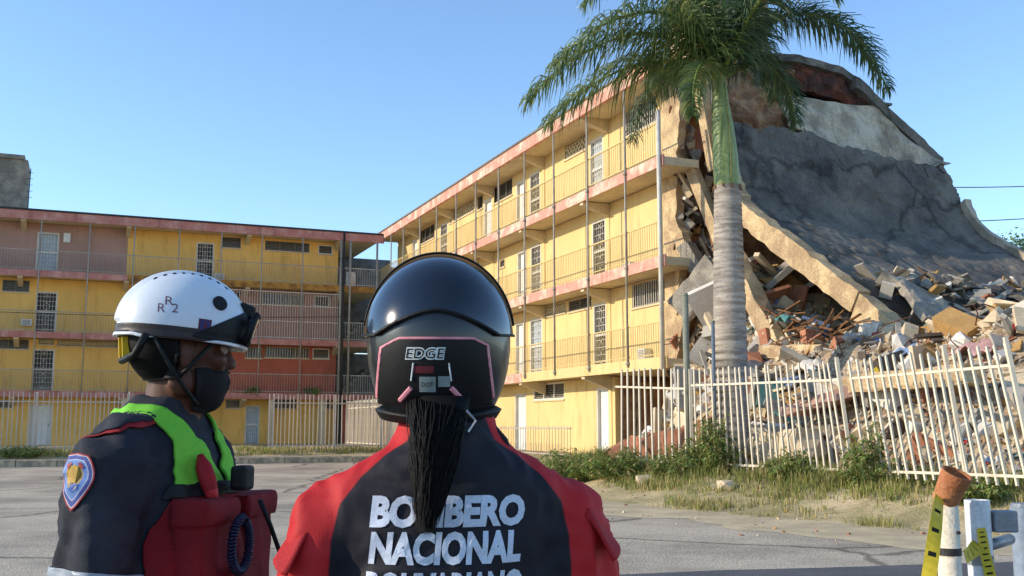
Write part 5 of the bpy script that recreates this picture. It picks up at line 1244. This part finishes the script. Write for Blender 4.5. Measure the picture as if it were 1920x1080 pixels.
for i in range(N):
    t = i / N; a = 2.2 + 5.6 * t; rr = .045; th = i * 1.15; cx = math.cos(a) * rr; cz = math.sin(a) * rr * 1.15; ur = .0075
    P.append(c0 + Vector((cx + math.cos(a) * math.cos(th) * ur, .008 * t + math.sin(th) * ur, cz - .02 + math.sin(a) * math.cos(th) * ur)))
b.tube(P, .0026, 5); obj('coiled_cord', b, mat('navy_cord', lin(32, 36, 66), rough=.4, var=.05, bump=0), vest, smooth=True)
b = MB(); b.box(-.02, .03, .15, .185, 1.27, 1.32); bevel(obj('radio_microphone', b, m_rubber, vest), .008)
obj('mic_cable', MB().tube([(-.01, .2, 1.25), (-.03, .215, 1.2), (-.08, .225, 1.12), (-.1, .22, 1.02)], .005, 8), m_rubber, vest, smooth=True)
b = MB(); P = []
for t in np.linspace(0, 5.2, 18): q_ = sjb.find_nearest(Vector((.15 - .02 * math.sin(t), .16, 1.3 + .02 * math.cos(t)))); P.append(q_[0] + q_[1] * .016); b.tube(P, .003, 6); obj('carabiner_loop', b, m_rubber, vest)
# epaulette with red piping
def epal(x0, x1, grow=0):
    return lambda p, n: min(.034 + grow - abs(p.y + .015 + .1 * (p.x - .1)), p.x - .095 + grow, .205 + grow - p.x, p.z - 1.27)
patch(sj, epal(0, 0, .006), .004, 'epaulette_piping', mat('red_piping', lin(156, 34, 44), rough=.7, bump=0), so_, .003)
patch(sj, epal(0, 0), .008, 'epaulette', m_sh, so_, .003)
# silver cuff band on the sleeve
def cuffb(p, n):
    a = Vector(arms[1][0]); e_ = Vector(arms[1][1]); 
    return min(.022 - abs((p - (a * .12 + e_ * .88)).dot((e_ - a).normalized())), p.x - .155)
patch(sj, cuffb, .003, 'reflective_band', mat('silver_band', lin(150, 158, 168), rough=.4, var=.06, bump=0), so_, .002)
# shield badge on the right sleeve, laid on ring by ring
sx_d = Vector((-.94, -.12, 0)).normalized()          # looking into the sleeve from outside
bu = Vector((.12, -.94, 0)).normalized() * -1; bc = Vector((.4, -.02, 1.31))
ShO = []
for k in range(48):
    a = 2 * math.pi * k / 48; x = math.sin(a); z = math.cos(a)
    z2 = z if z > 0 else z * (1.0 + .35 * (1 - abs(x)) ** 1.2); x2 = x * (1.0 if z > -.2 else 1.0 - .25 * (-z - .2)); z2 = min(z2, .86 - .1 * abs(x)); ShO.append((x2 * .041, z2 * .047))
rings = [1, .93, .89, .72, .68, .45, .0001]; cols = [lin(150, 44, 52), lin(205, 190, 190), lin(70, 84, 150), lin(190, 196, 210), lin(110, 140, 196), lin(196, 158, 84)]
mb_ = MB(); VV = []
for r in rings: VV += [bc + bu * (q[0] * r) + Z * (q[1] * r) for q in ShO]
VV = [q for q in project(VV, sjb, sx_d, .0045)]; FF = []
mb_.v = [tuple(q) for q in VV]
for i in range(6):
    for k in range(48): mb_.f.append((i * 48 + k, i * 48 + (k + 1) % 48, (i + 1) * 48 + (k + 1) % 48, (i + 1) * 48 + k)); mb_.mi.append(i)
bdg = obj('sleeve_badge', mb_, [mat('badge_%d' % i, c, rough=.7, var=.05, bump=.15, bscale=900) for i, c in enumerate(cols)], so_)
md = bdg.modifiers.new('t', 'SOLIDIFY'); md.thickness = .0015
def onsl(pts, m, nm, off=.0075):
    P = project([bc + bu * x + Z * z for x, z in pts], sjb, sx_d, off); return obj(nm, MB().add(P, [tuple(range(len(P)))]), m, bdg)
m_gold = mat('gold_thread', lin(206, 160, 60), rough=.6, bump=0); m_bl = mat('blue_thread', lin(56, 96, 170), rough=.6, bump=0); m_rt = mat('red_thread', lin(176, 52, 44), rough=.6, bump=0)
onsl([(-.006, -.012), (.006, -.012), (.013, .002), (.008, .016), (0, .02), (-.008, .016), (-.013, .002)], m_gold, 'badge_figure')
onsl([(-.012, -.014), (.012, -.014), (.01, -.024), (0, -.03), (-.01, -.024)], m_bl, 'badge_base'); onsl([(-.014, .012), (-.006, .022), (-.012, .024), (-.019, .016)], m_rt, 'badge_flame'); onsl([(.014, .012), (.006, .022), (.012, .024), (.019, .016)], m_rt, 'badge_flame')
lower_body(P1, m_cdark, 5.)
# face: eyes, brows, black mask, short hair, chin strap
for s_ in (-1, 1):
    ey = obj('eye', MB().ball((0, 0, 0), .0125, n=14, m=10), mat('eye_white', lin(196, 188, 180), rough=.25, bump=0), P1, smooth=True); ey.matrix_local = H1 @ Matrix.Translation((s_ * .031, .075, .012))
    pu = obj('iris', MB().ball((0, .0095, 0), .0055, .0042, .0055, n=12, m=8), m_hair, ey, smooth=True)
Hi = H1.inverted()
def hp_(p): return Hi @ p
patch(headme, lambda p, n: (lambda q: min(q.y - .012 + .3 * (q.z + .05) * 0, -.03 - q.z, q.z + .118, .12 - q.length * .0 - abs(q.x)) if p.z > 1.4 else -1)(hp_(p)), .006, 'face_mask', mat('black_mask', lin(22, 22, 25), rough=.8, var=.08, bump=.1, bscale=300), P1, .003)
patch(headme, lambda p, n: (lambda q: max(min(-q.y - .02, q.z + .055), q.z - .045) if p.z > 1.45 else -1)(hp_(p)), .003, 'hair', m_hair, P1, .006)
# rescue helmet
m_wh = mat('white_helmet_shell', lin(214, 218, 222), rough=.3, var=.03, scale=10, bump=.02, spec=.5, coat=.3, fine=.01)
h1 = link('rescue_helmet', None, P1); h1.matrix_local = H1 @ Matrix.Translation((0, .0, .055)) @ Matrix.Rotation(R(-5), 4, 'X') @ Matrix.Scale(.95, 4)
def dome(nu=96, nv=56):
    V_ = []
    for i in range(nv + 1):
        ph = math.pi / 2 - (math.pi * .60) * i / nv
        for j in range(nu):
            th = 2 * math.pi * j / nu; d = Vector((math.cos(ph) * math.cos(th), math.cos(ph) * math.sin(th), math.sin(ph)))
            r = 1 / math.sqrt((d.x / .108) ** 2 + (d.y / .134) ** 2 + (d.z / .118) ** 2); p = d * r
            ridge = max(0, 1 - (abs(p.x) / .022) ** 4) * .006 if p.z > .0 else 0
            p *= 1 + ridge / .12
            if p.z < -.02:  # brim flare, longer at the back and over the brow
                fl = (-.02 - p.z) / .02; p.x *= 1 + .05 * min(fl, 1); p.y *= 1 + .07 * min(fl, 1)
            V_.append(p)
    F = [(i * nu + j, (i + 1) * nu + j, (i + 1) * nu + (j + 1) % nu, i * nu + (j + 1) % nu) for i in range(nv) for j in range(nu)]
    return MB().add(V_, F).mesh('dome', [], True)
dm = dome()
def brim(p): return -.034 - .012 * math.cos(min(1, abs(p.y + .03) / .08) * math.pi / 2) 
ds = patch(dm, lambda p, n: p.z - brim(p) , 0, 'shell', m_wh, h1, .005)
patch(dm, lambda p, n: min(p.z - brim(p) - .007, (-.008 + .1 * min(0, p.y + .02) * -.05) - p.z, .05 - p.y), .0052, 'dark_band', mat('dark_rim_band', lin(54, 44, 44), rough=.45, var=.1, scale=12, bump=.05), h1, .002)
patch(dm, lambda p, n: min(p.z - brim(p), .006 + brim(p) - p.z), .006, 'rim', m_wh, h1, .003)
dmb = bvh_of(dm)
m_vent = mat('vent_shadow', lin(26, 34, 44), rough=.6, bump=0)
for s_ in (-1, 1):
    for k in range(9):
        y = -.075 + .0185 * k; q, nn, _, _ = dmb.ray_cast(Vector((s_ * .027, y, .3)), Vector((0, 0, -1)))
        o_ = obj('vent_hole', MB().ball((0, 0, 0), .0042, .006, .003, 10, 6), m_vent, h1, smooth=True); o_.location = q + nn * .0045; o_.rotation_euler = nn.to_track_quat('Z', 'Y').to_euler()
    # lamp boss
    d = Vector((-s_, 0, 0)); q, nn, _, _ = dmb.ray_cast(Vector((s_ * .3, .05, .052)), d)
    lb_ = obj('lamp_boss', MB().tube([(0, 0, -.002), (0, 0, .009), (0, 0, .0095), (0, 0, .006)], [.017, .0165, .011, .0105], 24), m_rubber, h1, smooth=False); lb_.location = q; lb_.rotation_euler = nn.to_track_quat('Z', 'Y').to_euler()
    # goggle strap, wide wedge running to the goggles
    patch(dm, lambda p, n: min(s_ * p.x - .02, p.y - .0, (.052 * (p.y - .0) / .09) - (p.z + .02) - .0, p.z + .028 + .0), .0062, 'goggle_strap', m_rubber, h1, .003)
# small crest on the side and marks at the back of the shell
def onside(pts, m, nm, off=.0062, s_=1):
    P = project([Vector((s_ * .3, y, z)) for y, z in pts], dmb, Vector((-s_, 0, 0)), off)
    return obj(nm, MB().add(P, [tuple(range(len(P)))]), m, h1)
m_cr = mat('maroon_crest', lin(104, 40, 66), rough=.5, bump=0); m_cb = mat('blue_crest', lin(54, 66, 128), rough=.5, bump=0)
cy = .022
onside([(cy - .014, .014), (cy + .014, .014), (cy + .0135, -.008), (cy, -.018), (cy - .0135, -.008)], m_cr, 'crest'); onside([(cy - .0105, .010), (cy + .0105, .010), (cy + .010, -.006), (cy, -.014), (cy - .010, -.006)], m_cb, 'crest_field', .0068)
onside([(cy - .005, .006), (cy + .005, .006), (cy + .004, -.006), (cy - .004, -.006)], m_cr, 'crest_mark', .0074)
m_ink = mat('faded_red_ink', lin(120, 84, 92), rough=.6, bump=0)
for s1, y_, z_, wd in (('R', -.062, .035, .016), ('2', -.048, .02, .012), ('R', -.075, .018, .014)):
    v, f = text_mesh(s1, .028, 0); x0 = min(p.x for p in v); k = wd / (max(p.x for p in v) - x0)
    obj('helmet_lettering', MB().add(project([Vector((.3, y_ + (p.x - x0) * k, z_ + p.y)) for p in v], dmb, Vector((-1, 0, 0)), .0062), f), m_ink, h1)
# goggles pushed up on the front: frame + clear lens
m_lens = mat('clear_lens', (.75, .78, .8), rough=.05, var=0, bump=0, trans=.9, spec=.5, fine=0)
gg = link('goggles', None, h1); gg.matrix_local = Matrix.Translation((0, .128, .008)) @ Matrix.Rotation(R(-14), 4, 'X')
b = MB(); n = 30; FRM = []
for k in range(n + 1):
    t = k / n; a = -1.2 + 2.4 * t; FRM.append((.085 * math.sin(a) / math.sin(1.2), .03 * math.cos(a) - .012, 0))
for zz in (-.03, .032): b.tube([(p[0], p[1], zz + (.004 * math.cos(9 * p[0]))) for p in FRM], .006, 8)
for s_ in (0, n): b.tube([(FRM[s_][0], FRM[s_][1], -.03), (FRM[s_][0], FRM[s_][1], .032)], .008, 8)
obj('goggle_frame', b, m_rubber, gg, smooth=True)
v = [(p[0], p[1] + .002, z) for z in (-.028, 0, .03) for p in FRM]; f = [(j * (n + 1) + i, j * (n + 1) + i + 1, (j + 1) * (n + 1) + i + 1, (j + 1) * (n + 1) + i) for j in range(2) for i in range(n)]
ln = obj('goggle_lens', MB().add(v, f), m_lens, gg, smooth=True); md = ln.modifiers.new('t', 'SOLIDIFY'); md.thickness = .002
b = MB(); b.box(-.03, .03, -.03, .008, .03, .062); hlp = bevel(obj('headlamp', b, m_rubber, gg), .008)
# nape strap clips (yellow), chin strap
m_yc = mat('yellow_buckle', lin(226, 186, 30), rough=.5, var=.06, bump=0)
for k in range(3):
    obj('buckle', MB().bar((-.02 + .02 * k, -.125 + .004 * abs(k - 1), -.035), (-.02 + .02 * k, -.118 + .004 * abs(k - 1), -.078), .014, .006), m_yc, h1)
for s_ in (-1, 1):
    b = MB()
    b.tube([(s_ * .095, -.075, -.035), (s_ * .088, -.02, -.11), (s_ * .07, .03, -.16), (0, .065, -.175)], .005, 8)
    b.tube([(s_ * .095, .045, -.035), (s_ * .09, .005, -.09), (s_ * .086, -.015, -.115)], .0045, 8); b.tube([(s_ * .09, -.09, -.03), (s_ * .075, -.105, -.075), (0, -.118, -.085)], .008, 8)
    obj('chin_strap', b, m_rubber, h1, smooth=True)
